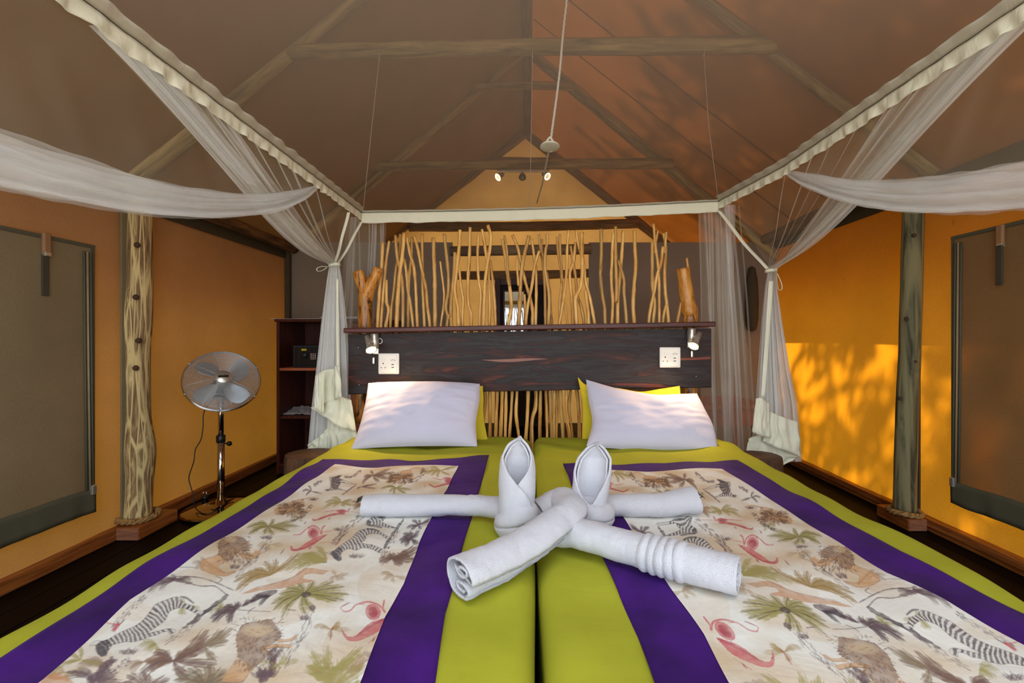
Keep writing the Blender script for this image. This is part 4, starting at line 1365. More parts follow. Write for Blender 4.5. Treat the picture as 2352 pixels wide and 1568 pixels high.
YS = 2.50
def stickpath(cr, pts, y0, lean):
    q = cr(pts)
    out = []
    n = len(q)
    for i, (x, y) in enumerate(q):
        Y = y0 + lean * (1 - i / (n - 1))
        out.append(P(x, y, Y))
    return out
c5, c6 = crop(780, 480, 5.113), crop(1200, 480, 5.113)
ST5 = [
 ([(508, 390), (495, 640), (468, 950), (445, 1380)], 42), ([(583, 375), (545, 640), (512, 1000), (485, 1380)], 34), ([(550, 830), (553, 1090), (575, 1180), (545, 1375)], 40),
 ([(655, 305), (675, 560), (735, 830), (745, 1150), (742, 1370)], 37), ([(712, 295), (705, 500), (665, 680), (640, 920), (608, 1190), (597, 1375)], 33), ([(758, 280), (735, 560), (700, 800), (680, 1100), (670, 1375)], 48),
 ([(790, 335), (825, 520), (872, 680), (895, 950), (905, 1200), (915, 1365)], 36), ([(848, 330), (845, 560), (815, 820), (806, 1100), (805, 1370)], 38), ([(755, 580), (785, 750), (800, 950), (830, 1100), (860, 1365)], 36),
 ([(875, 310), (920, 480), (960, 680), (1010, 900), (1030, 1130), (1060, 1355)], 36), ([(970, 290), (972, 600), (975, 900), (985, 1100), (995, 1365)], 37), ([(1100, 335), (1110, 600), (1118, 900), (1120, 1150), (1120, 1360)], 48),
 ([(1182, 615), (1205, 800), (1228, 1000), (1215, 1180), (1190, 1355)], 26), ([(1230, 290), (1250, 500), (1275, 750), (1275, 980), (1245, 1150), (1270, 1260), (1262, 1360)], 40), ([(1355, 510), (1340, 800), (1315, 1000), (1305, 1200), (1312, 1355)], 42),
 ([(1415, 245), (1400, 480), (1370, 780), (1355, 950), (1385, 1150), (1400, 1355)], 44), ([(1405, 680), (1425, 900), (1452, 1070), (1445, 1200), (1442, 1355)], 32), ([(1533, 215), (1525, 560), (1508, 850), (1510, 1080), (1545, 1230), (1545, 1350)], 40),
 ([(1632, 290), (1620, 560), (1635, 850), (1660, 1000), (1650, 1200), (1645, 1350)], 36), ([(1672, 240), (1692, 340), (1715, 500), (1735, 640)], 34), ([(1740, 190), (1778, 340), (1745, 580), (1710, 850), (1695, 1100), (1690, 1350)], 42),
 ([(1750, 640), (1755, 900), (1765, 1150), (1760, 1350)], 34), ([(1768, 600), (1800, 850), (1820, 1100), (1830, 1345)], 36), ([(1912, 350), (1945, 560), (1980, 800), (2010, 1020), (2015, 1180), (1985, 1340)], 44),
 ([(1935, 310), (1965, 480), (1975, 700), (1990, 900)], 27), ([(2030, 305), (2090, 450), (2140, 680), (2180, 850), (2240, 1050), (2265, 1200), (2265, 1335)], 40), ([(2225, 315), (2160, 580), (2130, 780), (2120, 1000), (2105, 1340)], 46),
 ([(2080, 560), (2085, 700), (2100, 900)], 26), ([(2255, 345), (2285, 560), (2308, 750), (2310, 1000), (2303, 1335)], 34), ([(2170, 1000), (2180, 1150), (2180, 1340)], 34),
 ([(1275, 1290), (1285, 1240)], 24)]
ST6 = [
 ([(200, 490), (150, 640), (110, 900), (60, 1150), (40, 1330)], 38), ([(192, 300), (215, 480), (240, 620), (262, 900), (270, 1330)], 34), ([(290, 290), (290, 400), (270, 500), (265, 700), (295, 880), (315, 1050), (305, 1330)], 36),
 ([(230, 355), (225, 470), (240, 560)], 24), ([(285, 740), (320, 950), (330, 1150), (345, 1330)], 30), ([(405, 325), (420, 520), (455, 750), (460, 900), (440, 1100), (440, 1330)], 33), ([(438, 295), (445, 500), (463, 740), (462, 860)], 28),
 ([(543, 250), (525, 450), (520, 720), (490, 1000), (450, 1250), (435, 1330)], 35), ([(565, 430), (590, 600), (625, 800), (640, 1000), (690, 1150), (722, 1330)], 34), ([(625, 390), (600, 620), (555, 760), (575, 1000), (590, 1200), (592, 1330)], 40),
 ([(630, 250), (660, 420), (720, 650), (740, 850), (800, 1080), (845, 1325)], 37), ([(695, 270), (700, 500), (702, 750), (680, 920), (625, 1040), (625, 1180), (635, 1325)], 46), ([(740, 950), (760, 1100), (778, 1325)], 42),
 ([(495, 1100), (515, 1230), (527, 1330)], 26), ([(925, 235), (925, 500), (920, 800), (935, 1000), (965, 1150), (970, 1325)], 42), ([(1065, 275), (1050, 600), (1045, 850), (1060, 1080), (1050, 1325)], 38),
 ([(1095, 205), (1095, 500), (1100, 750), (1105, 900), (1100, 1100)], 40), ([(1185, 250), (1165, 550), (1145, 780), (1120, 1050), (1118, 1325)], 44), ([(1125, 600), (1190, 820), (1195, 1000), (1222, 1325)], 38),
 ([(1315, 250), (1320, 450), (1330, 680), (1310, 900), (1300, 1150), (1312, 1320)], 44), ([(1525, 390), (1525, 700), (1530, 950), (1552, 1120), (1535, 1320)], 42), ([(1540, 170), (1560, 420), (1590, 650), (1605, 900), (1607, 1320)], 34),
 ([(1590, 260), (1570, 360), (1548, 520)], 30), ([(1650, 440), (1622, 650), (1578, 790), (1550, 960), (1508, 1150), (1485, 1320)], 36), ([(1660, 285), (1680, 450), (1670, 700), (1675, 950), (1692, 1100), (1715, 1320)], 42),
 ([(1690, 270), (1680, 380), (1665, 520)], 30), ([(1690, 1120), (1660, 1230), (1650, 1320)], 34), ([(1930, 575), (1948, 740), (1935, 870), (1870, 1080), (1820, 1320)], 33)]
rs = random.Random(5)
def add_sticks(lst, cr, ext, yrange=(2.475, 2.545), sc=5.113):
    for i, (pts, w) in enumerate(lst):
        y0 = rs.uniform(*yrange) if len(pts) > 2 else yrange[0]
        if pts[-1][1] > 1300 and ext:
            pts = pts + [(pts[-1][0] + rs.uniform(-6, 6), pts[-1][1] + ext)]
        path = catmull(stickpath(cr, pts, y0, rs.uniform(-.03, .03)), 6 * len(pts))
        r = w / sc / 2 / F * y0
        k1, k2 = rs.uniform(.2, .4), rs.uniform(.5, .9)
        rad = lambda t, r=r, k1=k1, k2=k2: r * (0.92 + 0.14 * t + 0.22 * math.exp(-((t - k1) / .018) ** 2) + 0.18 * math.exp(-((t - k2) / .015) ** 2))
        mesh_obj('stick', tube(path, rad, 8, rough=0.18, seed=i, freq=26), M['stick'], hbd)
add_sticks(ST5, c5, 130)
add_sticks(ST6, c6, 130)
# the lower ends, seen between the pillows
c7, c8 = crop(780, 720, 5.06), crop(1220, 720, 5.06)
LO7 = [[(1690, 900), (1692, 1050), (1650, 1430)], [(1745, 900), (1748, 1200), (1746, 1440)], [(1832, 900), (1822, 1200), (1815, 1430)], [(1890, 900), (1885, 1100), (1870, 1440)], [(1935, 900), (1930, 1200), (1925, 1430)],
       [(2006, 900), (1990, 1200), (1975, 1430)], [(2062, 900), (2052, 1180), (2085, 1470)], [(2192, 900), (2180, 1230), (2160, 1530)], [(2292, 900), (2282, 1100), (2242, 1230), (2240, 1500)], [(2335, 900), (2325, 1480)]]
LO8 = [[(55, 890), (50, 1080), (10, 1250), (0, 1480)], [(112, 890), (105, 1400)], [(170, 890), (180, 1150), (185, 1400)], [(220, 890), (225, 1150), (240, 1400)], [(270, 890), (268, 1000), (262, 1400)], [(302, 890), (296, 1150), (290, 1405)],
       [(340, 890), (350, 1130), (370, 1410)], [(412, 890), (408, 1200), (440, 1410)], [(458, 890), (440, 1100), (475, 1400)], [(530, 890), (552, 1100), (560, 1410)], [(600, 890), (610, 1400)], [(660, 890), (655, 1400)]]
for cr, lst in ((c7, LO7), (c8, LO8)):
    for i, pts in enumerate(lst):
        pts = [(pts[0][0], 700)] + pts + [(pts[-1][0], 1900)]
        y0 = rs.uniform(2.485, 2.545)
        path = catmull(stickpath(cr, pts, y0, 0), 26)
        r = rs.uniform(34, 48) / 5.06 / 2 / F * y0
        mesh_obj('stick', tube(path, lambda t, r=r: r * (0.95 + 0.1 * math.sin(t * 14 + r * 4000)), 8, rough=0.15, seed=i + 60, freq=22), M['stick'], hbd)

# forked post on the left, plain post on the right
fp = mesh_obj('forked_post', tube(catmull([c5([(305, 5200)])[0], c5([(300, 2400)])[0], c5([(302, 1385)])[0], c5([(303, 1150)])[0], c5([(306, 980)])[0]] if False else
     [P(*c5([(x, y)])[0], 2.50) for (x, y) in ((240, 2500), (285, 1800), (302, 1385), (303, 1150), (303, 985))], 40), lambda t: 0.036 + 0.004 * t, 18, rough=0.16, seed=9, freq=12), M['trunk'], hbd, label='forked varnished tree trunk post')
mesh_obj('fork', tube(catmull([P(*c5([(x, y)])[0], 2.50 - d) for (x, y, d) in ((305, 1060, 0), (285, 920, 0), (245, 820, 0.01), (212, 728, 0.015))], 20), lambda t: 0.037 - 0.008 * t, 16, rough=0.14, seed=10, freq=14), M['trunk'], fp)
mesh_obj('fork', tube(catmull([P(*c5([(x, y)])[0], 2.50 - d) for (x, y, d) in ((305, 1070, 0), (345, 950, 0.01), (405, 820, 0.02), (468, 695, 0.03))], 20), lambda t: 0.036 - 0.010 * t, 16, rough=0.14, seed=11, freq=14), M['trunk'], fp)
mesh_obj('post', tube(catmull([P(*c6([(x, y)])[0], 2.52) for (x, y) in ((1960, 2600), (1960, 1900), (1968, 1330), (1968, 1240), (1935, 1050), (1912, 880), (1888, 700))], 44), lambda t: 0.038 + 0.009 * math.exp(-((t - .55) / .06) ** 2) + 0.002 * math.sin(t * 20), 18, rough=0.08, seed=12, freq=9), M['trunk'], hbd, label='plain varnished trunk post')

# hook beside the left lamp
hk = mesh_obj('hook', tube([P(872 + 6 * math.cos(a) * 1.0, 783 + 6 * math.sin(a), HB - 0.006 - 0.004 * math.sin(a)) for a in [i * 2 * math.pi / 20 - 1.9 for i in range(17)]], 0.0022, 6), M['white_pl'])
tag(hk, 'small white cup hook screwed in beside the left reading lamp', 'hook')

# ------------------------------------------------------------------ reading lamps
def reading_lamp(px, py0, py1, hx0, hy0, hx1, hy1, sx, sy, lab):
    yb = HB - 0.03
    t = thing('reading_lamp', P(px, py1, HB), lab, 'lamp', 'reading lamps on the headboard')
    a, b = P(px, py0, yb), P(px, py1, yb)
    mesh_obj('bracket', lathe([(0.019, 0), (0.0215, 0.003), (0.0215, (a.z - b.z) - 0.002), (0.019, a.z - b.z)], b, Vector((0, 0, 1)), 20), M['chrome'], t)
    bevbox('back_plate', (a.x - 0.016, a.x + 0.016, HB - 0.014, HB - 0.001, b.z - 0.03, a.z - 0.004), M['chrome'], t, 0.004)
    s = P(sx, sy, HB - 0.008)
    bevbox('switch', (s.x - 0.0075, s.x + 0.0075, HB - 0.016, HB - 0.001, s.z - 0.017, s.z + 0.022), M['chrome'], t, 0.006)
    h0, h1 = P(hx0, hy0, yb - 0.045), P(hx1, hy1, yb - 0.085)
    ax = (h1 - h0).normalized()
    l = (h1 - h0).length
    hd = mesh_obj('lamp_head', lathe([(0.004, 0.0), (0.0125, 0.002), (0.0150, l * .50), (0.0158, l * .52), (0.0160, l * .60), (0.0150, l * .63), (0.0175, l * .68), (0.0250, l * .92), (0.0285, l), (0.0262, l), (0.0235, l * .93)], h0, ax, 24, caps=False), M['chrome'], t)
    for k in range(8):
        an = k * math.pi / 4
        u = ax.cross(Vector((1, 0, 0))).normalized()
        w = ax.cross(u)
        q = h0 + ax * l * .56 + (u * math.cos(an) + w * math.sin(an)) * 0.0162
        mesh_obj('vent_slot', lathe([(0.0001, 0.0), (0.002, 0.0005), (0.002, 0.003)], q, ax, 6), M['black'], hd)
    mesh_obj('bulb', lathe([(0.0005, 0.008), (0.014, 0.006), (0.022, 0.0), (0.0262, -0.006)], h1, ax, 20, caps=False), M['bulb'], hd)
    mesh_obj('swivel', tube([a.lerp(b, .55), h0.lerp(h1, .35)], 0.006, 8), M['chrome'], t)
    ld = bpy.data.lights.new('lamp_light', 'SPOT')
    ld.energy = 13.0
    ld.color = (1.0, 0.66, 0.36)
    ld.spot_size = math.radians(150)
    ld.spot_blend = 0.9
    ld.shadow_soft_size = 0.02
    lo = bpy.data.objects.new('lamp_light', ld)
    lo.location = h1 + ax * 0.012
    lo.rotation_euler = (-ax).to_track_quat('Z', 'Y').to_euler()
    COL.objects.link(lo)
    return t
reading_lamp(860, 766, 801, 842, 772, 853, 805, 858, 829, 'chrome reading lamp above the socket at the fan end of the headboard')
reading_lamp(1589, 754, 786, 1607, 764, 1592, 796, 1589, 814, 'chrome reading lamp above the socket at the right end of the headboard')

def socket(px0, py0, px1, py1, lab, mirror):
    a, b = P(px0, py0, HB), P(px1, py1, HB)
    t = thing('power_socket', P((px0 + px1) / 2, (py0 + py1) / 2, HB), lab, 'socket', 'white power sockets')
    pl_ = bevbox('plate', (a.x, b.x, HB - 0.012, HB - 0.0005, b.z, a.z), M['white_pl'], t, 0.006)
    w, h = b.x - a.x, a.z - b.z
    bevbox('face', (a.x + w * .08, b.x - w * .10, HB - 0.0145, HB - 0.011, b.z + h * .08, a.z - h * .08), M['white_pl'], t, 0.002)
    fx = lambda u: a.x + w * u
    fz = lambda v: a.z - h * v
    bevbox('rocker', (fx(.20), fx(.34), HB - 0.018, HB - 0.013, fz(.38), fz(.24)), M['white_pl'], t, 0.003)
    for (u, v, r) in ((.25, .48, .0034), (.16, .68, .0028), (.35, .68, .0028), (.64, .33, .0018), (.72, .31, .0018), (.80, .33, .0018)):
        mesh_obj('pin_hole', lathe([(r, 0.0), (r, 0.0006), (r * .5, 0.0007)], Vector((fx(u), HB - 0.0144, fz(v))), Vector((0, -1, 0)), 10), M['hole'], t)
    for v in (.53, .67):
        bevbox('usb_slot', (fx(.65), fx(.76), HB - 0.0152, HB - 0.0143, fz(v) - 0.002, fz(v) + 0.002), M['hole'], t, 0)
    mesh_obj('round_outlet', tube([Vector((fx(.72 + .11 * math.cos(q)), HB - 0.0146, fz(.33 + .05 * math.sin(q)))) for q in [i * 2 * math.pi / 24 for i in range(25)]], 0.0006, 4), M['chrome'], t)
socket(870, 811, 918, 859, 'white power socket at the fan end of the headboard', False)
socket(1514, 797, 1562, 844, 'white power socket at the right end of the headboard', True)

# ------------------------------------------------------------------ pillows
def pillow(name, top, bottom, left, right, tf, tb, m, lab, group, seed, wr=0.006, n=72):
    ed = [catmull([P(*q) for q in e], n) for e in (top, bottom, left, right)]
    T, B, Lf, R = ed
    c00, c10, c01, c11 = B[0], B[-1], T[0], T[-1]
    # thickness direction: facing the viewer and slightly up
    ctr = (c00 + c10 + c01 + c11) / 4
    nrm = (c10 - c00).cross(c01 - c00).normalized()
    if nrm.y > 0:
        nrm = -nrm
    def S(u, v):
        i, j = u * (n - 1), v * (n - 1)
        iu, jv = int(round(i)), int(round(j))
        p = B[iu] * (1 - v) + T[iu] * v + Lf[jv] * (1 - u) + R[jv] * u
        return p - (c00 * (1 - u) * (1 - v) + c10 * u * (1 - v) + c01 * (1 - u) * v + c11 * u * v)
    def prof(q):
        return max(0.0, 1 - abs(2 * q - 1) ** 2.6) ** 0.55
    def side(s, t):
        def fn(u, v):
            p = S(u, v)
            h = prof(u) * prof(v)
            q = Vector((u * 5 + seed, v * 3.2, seed * .7))
            w = wr * (mn.noise(q * 1.2) + .6 * mn.noise(Vector((u * 4 + v * 9, v * 7 - u * 8, seed)))) * (0.25 + h)
            # puckers near the seams
            e = math.exp(-min(u, 1 - u) * 9)
            w += 0.006 * e * h * math.sin(v * 46 + 5 * mn.noise(Vector((v * 6, u * 3, seed)))) * s
            return p + nrm * (s * t * h + w * h)
        return grid(fn, n, n)
    mb = MB().add(side(1, tf)).add(side(-1, tb))
    o = mesh_obj(name, mb, m)
    return tag(o, lab, 'pillow', group)
pillow('pillow', [(874, 877, 2.405), (960, 888, 2.40), (1040, 888, 2.40), (1109, 886, 2.405)], [(835, 1006, 2.28), (980, 1006, 2.28), (1120, 1010, 2.30)], [(835, 1006, 2.28), (848, 940, 2.34), (874, 877, 2.405)], [(1120, 1010, 2.30), (1110, 950, 2.36), (1109, 886, 2.405)],
       0.03, 0.02, M['pillow_y'], 'yellow pillow almost hidden behind the left white pillow', 'yellow pillows', 3)
pillow('pillow', [(1327, 866, 2.40), (1350, 884, 2.40), (1420, 891, 2.39), (1470, 899, 2.39), (1515, 893, 2.39), (1561, 886, 2.40)], [(1337, 1010, 2.29), (1450, 1012, 2.28), (1575, 1012, 2.28)], [(1337, 1010, 2.29), (1338, 930, 2.36), (1327, 866, 2.40)], [(1575, 1012, 2.28), (1568, 950, 2.34), (1561, 886, 2.40)],
       0.03, 0.02, M['pillow_y'], 'yellow pillow showing above the dented right white pillow', 'yellow pillows', 5)
pillow('pillow', [(846, 879, 2.36), (920, 880, 2.33), (1010, 880, 2.33), (1102, 881, 2.35)], [(806, 1031, 2.10), (900, 1026, 2.085), (1000, 1024, 2.085), (1096, 1025, 2.11)],
       [(806, 1031, 2.10), (826, 980, 2.2), (838, 930, 2.28), (846, 879, 2.36)], [(1096, 1025, 2.11), (1093, 970, 2.2), (1101, 920, 2.28), (1102, 881, 2.35)],
       0.085, 0.035, M['pillow_w'], 'plump white pillow on the bed nearer the fan', 'white pillows', 1)
pillow('pillow', [(1346, 871, 2.36), (1410, 893, 2.34), (1470, 906, 2.33), (1510, 911, 2.33), (1555, 908, 2.33), (1601, 903, 2.36)], [(1347, 1024, 2.10), (1430, 1031, 2.085), (1540, 1034, 2.085), (1650, 1037, 2.10)],
       [(1347, 1024, 2.10), (1360, 970, 2.2), (1352, 920, 2.28), (1346, 871, 2.36)], [(1650, 1037, 2.10), (1640, 985, 2.2), (1618, 940, 2.28), (1601, 903, 2.36)],
       0.085, 0.035, M['pillow_w'], 'white pillow with a dented top on the bed nearer the sunlit wall', 'white pillows', 2)

# ------------------------------------------------------------------ folded towels
def spiral(a, b, turns=1.9, n=64, r_in=0.22, start=0.0):
    pts = []
    for i in range(n):
        t = i / (n - 1)
        r = 1.0 - (1 - r_in) * max(0, (t - 1 / (turns)) / (1 - 1 / turns)) if t * turns > 1.0 else 1.0 - 0.04 * t
        an = start - t * turns * 2 * math.pi
        pts.append((a * r * math.cos(an), b * r * math.sin(an)))
    return pts
def double_scroll(w, h):
    """two rolled loops, one above the other, inside a common outer fold"""
    pts = []
    for i in range(26):                      # upper inner loop, from the middle outwards
        t = i / 25
        r = 0.25 + 0.55 * t
        a = math.pi * (-.2 + 2.3 * t)
        pts.append((-0.10 * w + r * w * .34 * math.cos(a), h * .24 + r * h * .22 * math.sin(a)))
    for i in range(34):                      # big outer wrap, over the top, down the far side and underneath
        t = i / 33
        a = math.pi * (1.0 - 1.75 * t)
        pts.append((w * .5 * math.cos(a) * (0.94 + .06 * math.cos(a * 2)), h * .5 * math.sin(a)))
    for i in range(26):                      # lower inner loop
        t = i / 25
        r = 0.80 - 0.5 * t
        a = math.pi * (1.35 - 2.2 * t)
        pts.append((-0.06 * w + r * w * .36 * math.cos(a), -h * .22 + r * h * .22 * math.sin(a)))
    return pts
def roll(name, pts, prof, parent, scale=None, n=110, seed=0, thick=0.0055):
    path = catmull(pts, n)
    v, f = sweep(prof, path, Vector((0, 0, 1)), scale)
    vv = []
    for p in v:
        q = Vector(p)
        d = Vector((mn.noise(q * 22 + Vector((seed, 0, 0))), mn.noise(q * 22 + Vector((0, seed + 5, 0))), mn.noise(q * 22 + Vector((0, 0, seed + 9)))))
        d2 = Vector((mn.noise(q * 90), mn.noise(q * 90 + Vector((3, 0, 0))), mn.noise(q * 90 + Vector((0, 7, 0)))))
        vv.append(q + d * 0.0035 + d2 * 0.0012)
    o = mesh_obj(name, (vv, f), M['terry'], parent)
    finish(o, solid=thick, off=0)
    return o
def ear(parent, base, h, r, lean, a_tab, b_tab, rt, seed, depth=0.85):
    base = Vector(base)
    def sheet(ra, aoff, a_t, b_t, nx=64, nt=56, hs=1.0):
        def fn(u, t):
            a = interp(*a_t, t) + aoff
            b = interp(*b_t, t) - aoff
            ang = math.radians(b + (360 + a - b) * u)
            rr = r * interp(*rt, t) - ra + (u - 0.5) * 0.010
            th = t * h * hs
            p = base + Vector((math.sin(ang) * rr, -math.cos(ang) * rr * depth, th)) + Vector(lean) * (t ** 1.4)
            w = Vector((mn.noise(p * 30 + Vector((seed, 0, 0))), mn.noise(p * 30 + Vector((0, seed, 0))), 0)) * 0.002
            return p + w
        return grid(fn, nx, nt)
    root = mesh_obj('rolled_ear', sheet(0.0, 0, a_tab, b_tab), M['terry'], parent)
    finish(root, solid=0.006, off=0)
    o2 = mesh_obj('inner_fold', sheet(0.009, -9, a_tab, b_tab, hs=0.985), M['terry'], root)
    finish(o2, solid=0.005, off=0)
    return root
def collar(name, c, r, rr, z, parent, seed, tilt=0.0, a0=0, a1=360):
    pts = []
    for i in range(72):
        a = math.radians(a0 + (a1 - a0) * i / 71)
        pts.append(Vector((c[0] + r * math.cos(a), c[1] + r * 0.92 * math.sin(a), z + tilt * math.cos(a))))
    return roll(name, pts, [(rr[0] * math.cos(q), rr[1] * math.sin(q)) for q in [i * 2 * math.pi / 20 for i in range(21)]], parent, n=90, seed=seed)

ZB = 0.612
tw1 = thing('bath_towel', (-0.03, 1.24, ZB), 'white towel folded into an upright pointed ear with a rolled arm over the left runner', 'towel', 'towels folded into a rabbit-eared figure')
tw2 = thing('bath_towel', (0.17, 1.27, ZB), 'white towel folded into a tilted ear with a rolled arm over the right runner', 'towel', 'towels folded into a rabbit-eared figure')
def at(px, py, z):
    return on_bed(px, py, z)
# arms
sp = spiral(0.034, 0.027, 2.2, 70, 0.25, start=-1.2)
roll('rolled_arm', [at(836, 1160, .634), at(920, 1160, .634), at(1040, 1160, .636), at(1120, 1162, .638), at(1200, 1176, .640)], sp, tw1,
     lambda t: (1.0 - .10 * t, 1.0 - .08 * t), seed=1)
roll('rolled_arm', [at(1282, 1222, .640), at(1330, 1225, .646), at(1440, 1255, .646), at(1560, 1288, .646), at(1696, 1322, .646)], spiral(0.040, 0.034, 2.2, 70, 0.25, start=-1.8), tw1,
     lambda t: ((0.9 + .10 * t) * (1 + .10 * (abs(math.sin((t - .58) * 78)) if .58 < t < .782 else 0)), (0.88 + .12 * t) * (1 + .15 * (abs(math.sin((t - .58) * 78)) if .58 < t < .782 else 0))), n=260, seed=2)
ra = roll('rolled_arm', [at(1300, 1165, .640), at(1400, 1160, .638), at(1480, 1160, .637), at(1540, 1156, .640), at(1596, 1147, .648)], spiral(0.034, 0.028, 2.2, 70, 0.25, start=-2.0), tw2,
     lambda t: (1.0 + .04 * (abs(math.sin(t * 60)) if .46 < t < .66 else 0) + .28 * max(0, t - .62) / .38, 1.0 + .05 * (abs(math.sin(t * 60)) if .46 < t < .66 else 0) + .22 * max(0, t - .62) / .38), n=160, seed=3)
roll('rolled_arm', [at(1240, 1176, .640), at(1290, 1150, .664), at(1310, 1172, .676), at(1275, 1205, .668), at(1200, 1258, .652), at(1120, 1300, .646), at(1054, 1326, .646)], double_scroll(0.094, 0.074), tw2,
     lambda t: (0.82 + .18 * t, 0.86 + .14 * t), n=160, seed=4)
roll('knot_loop', [at(1232, 1182, .632), at(1262, 1160, .650), at(1300, 1152, .654), at(1345, 1166, .640)], spiral(0.032, 0.027, 1.6, 50, 0.4), tw2, seed=6)
# ears with their collars
cA = at(1187, 1192, .640); cA.z = ZB
cB = at(1358, 1180, .640); cB.z = ZB
collar('collar', (cA.x, cA.y), 0.026, (0.030, 0.036), ZB + 0.030, tw1, 7, 0.012)
collar('collar', (cB.x, cB.y), 0.034, (0.028, 0.032), ZB + 0.030, tw2, 8, -0.004)
ear(tw1, (cA.x, cA.y + 0.004, ZB + 0.006), 0.232, 0.0455, (0.008, 0.018, 0), ([0, .22, .42, .52, .66, .80, .92, 1.0], [88, 62, 24, 0, -34, -72, -112, -170]), ([0, .3, .45, .54, .66, .80, .92, 1.0], [-70, -40, -14, 8, 40, 72, 110, 168]),
    ([0, .35, .62, .78, .9, 1.0], [1.02, .98, 1.0, .88, .58, .14]), 3)
ear(tw2, (cB.x - 0.004, cB.y + 0.004, ZB + 0.016), 0.200, 0.0475, (0.026, 0.012, 0), ([0, .10, .22, .34, .5, .70, .9, 1.0], [70, 44, 0, -34, -62, -96, -130, -172]), ([0, .12, .22, .4, .6, .78, .92, 1.0], [-50, -20, -4, 22, 58, 84, 118, 164]),
    ([0, .35, .6, .78, .9, 1.0], [.92, .96, 1.0, .92, .62, .16]), 5)
# woven labels at two of the ends
def towel_tag(p, ang, parent, w, l, lab):
    c, s_ = math.cos(ang), math.sin(ang)
    def fn(u, v):
        x, y = (u - .5) * l, (v - .5) * w
        return Vector((p.x + x * c - y * s_, p.y + x * s_ + y * c, p.z + 0.006 * math.sin(u * 3) + 0.004 * v))
    o = mesh_obj('woven_label', grid(fn, 8, 6), M['tagdark'], parent, label=lab)
    finish(o, solid=0.0012)
    return o
towel_tag(at(833, 1150, .628), 0.2, tw1, 0.030, 0.032, 'dark woven label')
tl = towel_tag(at(1606, 1141, .655), 0.1, tw2, 0.034, 0.018, 'dark woven label with pale print')
for i in range(3):
    q = at(1606, 1134 + i * 7, .660)
    bevbox('label_print', (q.x - 0.005, q.x + 0.004, q.y - 0.002, q.y + 0.002, q.z + 0.0015, q.z + 0.0035), M['paper'], tl, 0)
# ------------------------------------------------------------------ mosquito-net canopy
net_root = thing('mosquito_net', (0.1, 1.4, 1.84), 'white box mosquito net canopy hung over both beds and tied back at the corners', 'bed canopy')
A0, A1, A2 = Vector((-0.935, 0.20, 1.82)), Vector((-0.93, 2.02, 1.812)), P(830, 488, 2.56)
B0, B1, B2 = Vector((1.128, 0.20, 1.880)), P(1797, 384, 2.04), P(1651, 462, 2.56)
def railL(t):
    return A0.lerp(A1, t / .78) if t < .78 else A1.lerp(A2, (t - .78) / .22)
def railR(t):
    return B0.lerp(B1, t / .78) if t < .78 else B1.lerp(B2, (t - .78) / .22)
def topnet(u, v):
    p = railL(v).lerp(railR(v), u)
    p.z -= 0.030 * math.sin(math.pi * u) * (0.4 + 0.6 * math.sin(math.pi * min(1, v * 1.0)))
    p.z += 0.004 * mn.noise(Vector((u * 9, v * 7, 1)))
    return p
mesh_obj('ceiling_net', grid(topnet, 60, 60), M['net_top'], net_root, label='flat gauze ceiling of the canopy')
def strip(path_fn, inward, n, h, name, w_in=0.032, seed=0, ruff=0.007):
    """valance: a ruffled band hanging from the rail plus the flat hem on the gauze ceiling"""
    def hang(u, v):
        p = Vector(path_fn(u))
        s = u * n
        rf = (math.sin(s * 1.5 + 2.2 * math.sin(s * .23 + seed) + v * 2.2) * .5 + 1.2 * mn.noise(Vector((s * .6, v * .8, seed)))) * ruff * (0.15 + v)
        p += inward * rf
        p.z -= h * v * (1 + 0.10 * mn.noise(Vector((s * .22, seed + 4, 2))))
        return p
    o = mesh_obj(name, grid(hang, n * 3, 7), M['cream'], net_root)
    finish(o, solid=0.0015)
    def flat(u, v):
        p = Vector(path_fn(u))
        s = u * n
        e = 1 + 0.16 * mn.noise(Vector((s * .30, seed + 9, 0)))
        p += inward * (w_in * .45 * v * e + 0.003 * v * math.sin(s * 1.3 + seed))
        p.z += 0.001 + w_in * .85 * v * e
        return p
    o2 = mesh_obj('hem_band', grid(flat, n * 2, 4), M['cream'], net_root)
    finish(o2, solid=0.001)
    tape = mesh_obj('seam_cord', tube([Vector(path_fn(i / 80)) + inward * (0.004 + 0.002 * math.sin(i * 1.7)) + Vector((0, 0, -0.001)) for i in range(81)], 0.0012, 5), M['seam'], net_root)
    return o
strip(railL, Vector((1, 0, 0)), 130, 0.042, 'valance', seed=1)
strip(railR, Vector((-1, 0, 0)), 130, 0.044, 'valance', seed=2)
strip(lambda t: A2.lerp(B2, t) + Vector((0, 0, -0.012 * math.sin(math.pi * t))), Vector((0, -1, 0)), 70, 0.060, 'valance', 0.010, seed=3, ruff=0.004)

def curve(pts):
    pts = [Vector(p) for p in pts]
    c = catmull(pts, 200)
    return lambda t: c[min(199, max(0, int(round(t * 199))))]
